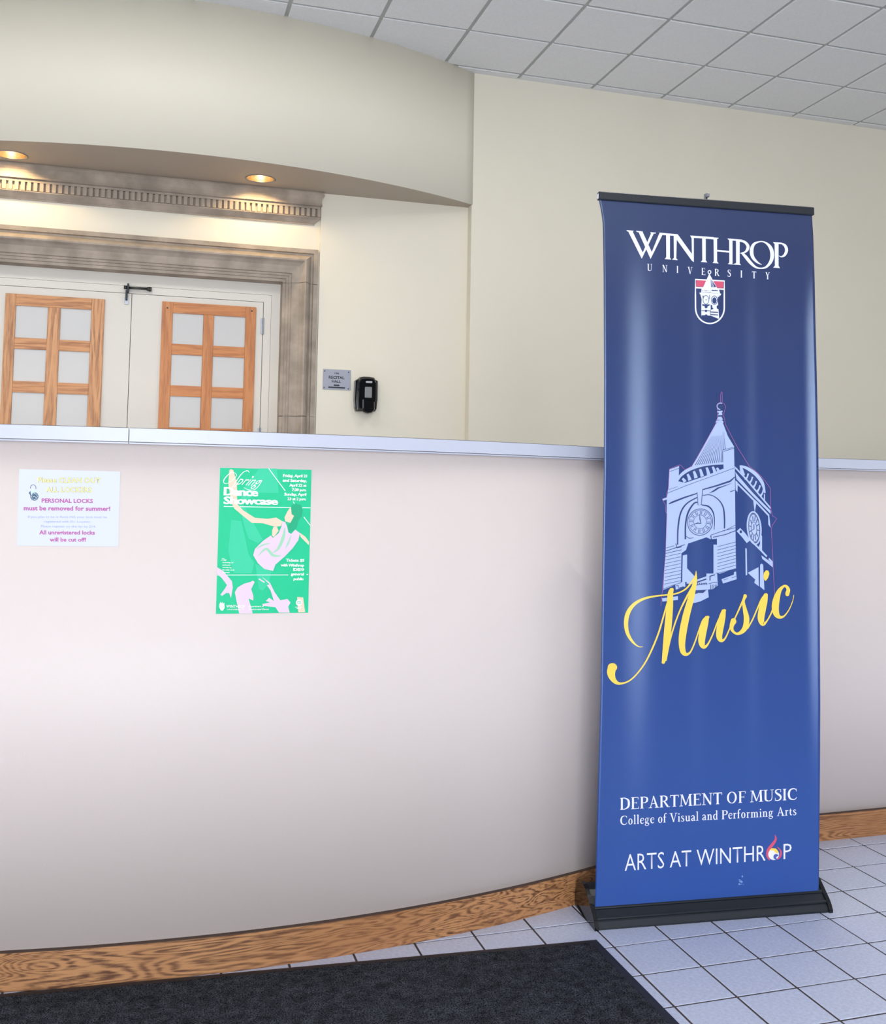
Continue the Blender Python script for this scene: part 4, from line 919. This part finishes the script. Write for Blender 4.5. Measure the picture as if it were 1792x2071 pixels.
pp('flame_logo', wht, 7, lambda t: (t.poly([(150, 1830), (165, 1800), (170, 1825), (188, 1802), (192, 1830), (210, 1810), (215, 1880), (190, 1915), (165, 1908), (148, 1870)]), t.disc(1160, 1812, 40, 42, 20), t.line([(1110, 1868), (1195, 1870)], 9), t.line([(1130, 1886), (1180, 1888)], 8)))
pp('badge_bars', g_d, 8, lambda t: (t.line([(1135, 1800), (1185, 1800)], 7), t.line([(1135, 1816), (1190, 1816)], 7)))

# ------------------------------------------------------------------ sign and dispenser on the recess wall
sign = obj('door_sign', box(1.207, 1.409, YR - .006, YR, 2.159, 2.306, .001), M['sign'], label='small grey engraved sign reading 146 Recital Hall beside the hall doors', cat='sign')
def ssurf(x, y, lift=0):
    p_ = ony(x, y, YR - .0063 - lift); return p_
SV = (640, 730, 12.8)
def st(name, body, quad, bold=.02):
    t = Print(*SV); t.quad_text(text_mesh(body, bold), quad); t.put(name, M['ink'], ssurf, sign, 1, cutx=None)
st('room_number', '146', ((472, 292), (588, 300), (588, 346), (472, 340))); st('sign_lettering', 'RECITAL', ((322, 382), (724, 402), (724, 470), (320, 452)), .03); st('sign_lettering', 'HALL', ((400, 488), (636, 502), (636, 566), (398, 554)), .03)
t = Print(*SV); t.poly([(450, 606), (596, 614), (594, 654), (448, 646)]); t.poly([(308, 658), (738, 682), (736, 718), (306, 696)]); t.put('dark_bar', M['ink'], ssurf, sign, 1, cutx=None)
for x, y in ((214, 260), (834, 295), (195, 686), (824, 724)):
    c_ = ony(640 + x / 12.8, 730 + y / 12.8, YR - .007); rel(obj('sign_screw', tube(c_ + Vector((0, .002, 0)), c_ - Vector((0, .001, 0)), .0045, 10), M['ink']), sign)

dx, dz = 1.517, 2.124
disp = empty('soap_dispenser', (dx, YR, dz - .137), 'glossy black wall-mounted hand sanitizer dispenser with clear window', 'dispenser')
def rr(pts, y): return [(dx + x, y, dz + z) for x, z in pts]
outl = [(-.083, .105), (-.06, .118), (-.05, .130), (-.02, .136), (.02, .136), (.055, .130), (.062, .118), (.083, .108), (.084, -.03), (.078, -.095), (.068, -.115), (-.072, -.118), (-.080, -.095), (-.086, -.03)]
sh = lambda k_, pts=outl: [(x * k_, z * k_) for x, z in pts]
rel(obj('back_shell', rings([rr(outl, YR), rr(outl, YR - .045), rr(sh(.96), YR - .055)]), M['gloss_black']), disp)
front = [(-.068, .10), (-.05, .128), (-.02, .134), (.02, .134), (.052, .128), (.066, .10), (.066, -.04), (.060, -.11), (-.066, -.112), (-.070, -.04)]
rel(obj('front_cover', rings([rr(front, YR - .05), rr(sh(.98, front), YR - .075), rr(sh(.88, front), YR - .092)]), M['gloss_black']), disp)
rel(obj('side_strip', box(dx - .086, dx - .074, YR - .052, YR - .04, dz - .09, dz + .10, .002), simple('grey_plastic', (120, 124, 124), .4)), disp)
rel(obj('side_strip', box(dx + .066, dx + .072, YR - .070, YR - .05, dz - .09, dz + .10, .002), M['grout']), disp)
rel(obj('viewing_window', box(dx - .020, dx + .032, YR - .096, YR - .085, dz - .022, dz + .058, .004), simple('clear_window', (128, 130, 132), .12)), disp)
lbl = rel(obj('brand_label', box(dx - .014, dx + .032, YR - .0935, YR - .088, dz + .086, dz + .100), simple('label_grey', (160, 160, 166))), disp)
pu = [(-.032, -.035), (.05, -.05), (.052, -.11), (.03, -.13), (.0, -.136), (-.03, -.125)]
rel(obj('push_lever', rings([rr(pu, YR - .085), rr(pu, YR - .105), rr([(x * .8 + .002, z * .9 - .008) for x, z in pu], YR - .118)]), M['gloss_black'], smooth=False), disp)

# ------------------------------------------------------------------ entrance mat
mt = empty('entrance_mat', (.0, 2.9, 0), 'large charcoal entrance mat with black rubber border on the tiled floor', 'doormat')
C4 = [(-1.5, 3.495), (1.459, 3.268), (1.457, 2.36), (-1.5, 2.36)]
def inset(k_):   # quad inset by k_
    return [(-1.5 + k_, 3.495 - k_), (1.459 - k_, 3.268 - k_), (1.457 - k_, 2.36 + k_), (-1.5 + k_, 2.36 + k_)]
rel(obj('rubber_border', rings([[(x, y, 0.0005) for x, y in C4], [(x, y, .003) for x, y in C4], [(x, y, .0055) for x, y in inset(.012)], [(x, y, .0055) for x, y in inset(.03)]]), M['rubber']), mt)
# carpet pile: fine lumpy surface
I4 = inset(.026); bm = bmesh.new(); NX_, NY_ = 420, 130; rows = []
ylo = 2.386
for j in range(NY_ + 1):
    r = []
    for i in range(NX_ + 1):
        u, v = i / NX_, j / NY_; x = I4[0][0] + (I4[1][0] - I4[0][0]) * u; yt = I4[0][1] + (I4[1][1] - I4[0][1]) * u
        x = max(x, -1.47); edge = i in (0, NX_) or j in (0, NY_)
        r.append(bm.verts.new((x, yt + (ylo - yt) * v, .004 if edge else .0085 + random.uniform(-.0012, .0016))))
    rows.append(r)
for j in range(NY_):
    for i in range(NX_): bm.faces.new((rows[j][i], rows[j + 1][i], rows[j + 1][i + 1], rows[j][i + 1]))
rel(obj('pile', bm, M['mat_pile'], smooth=True), mt)
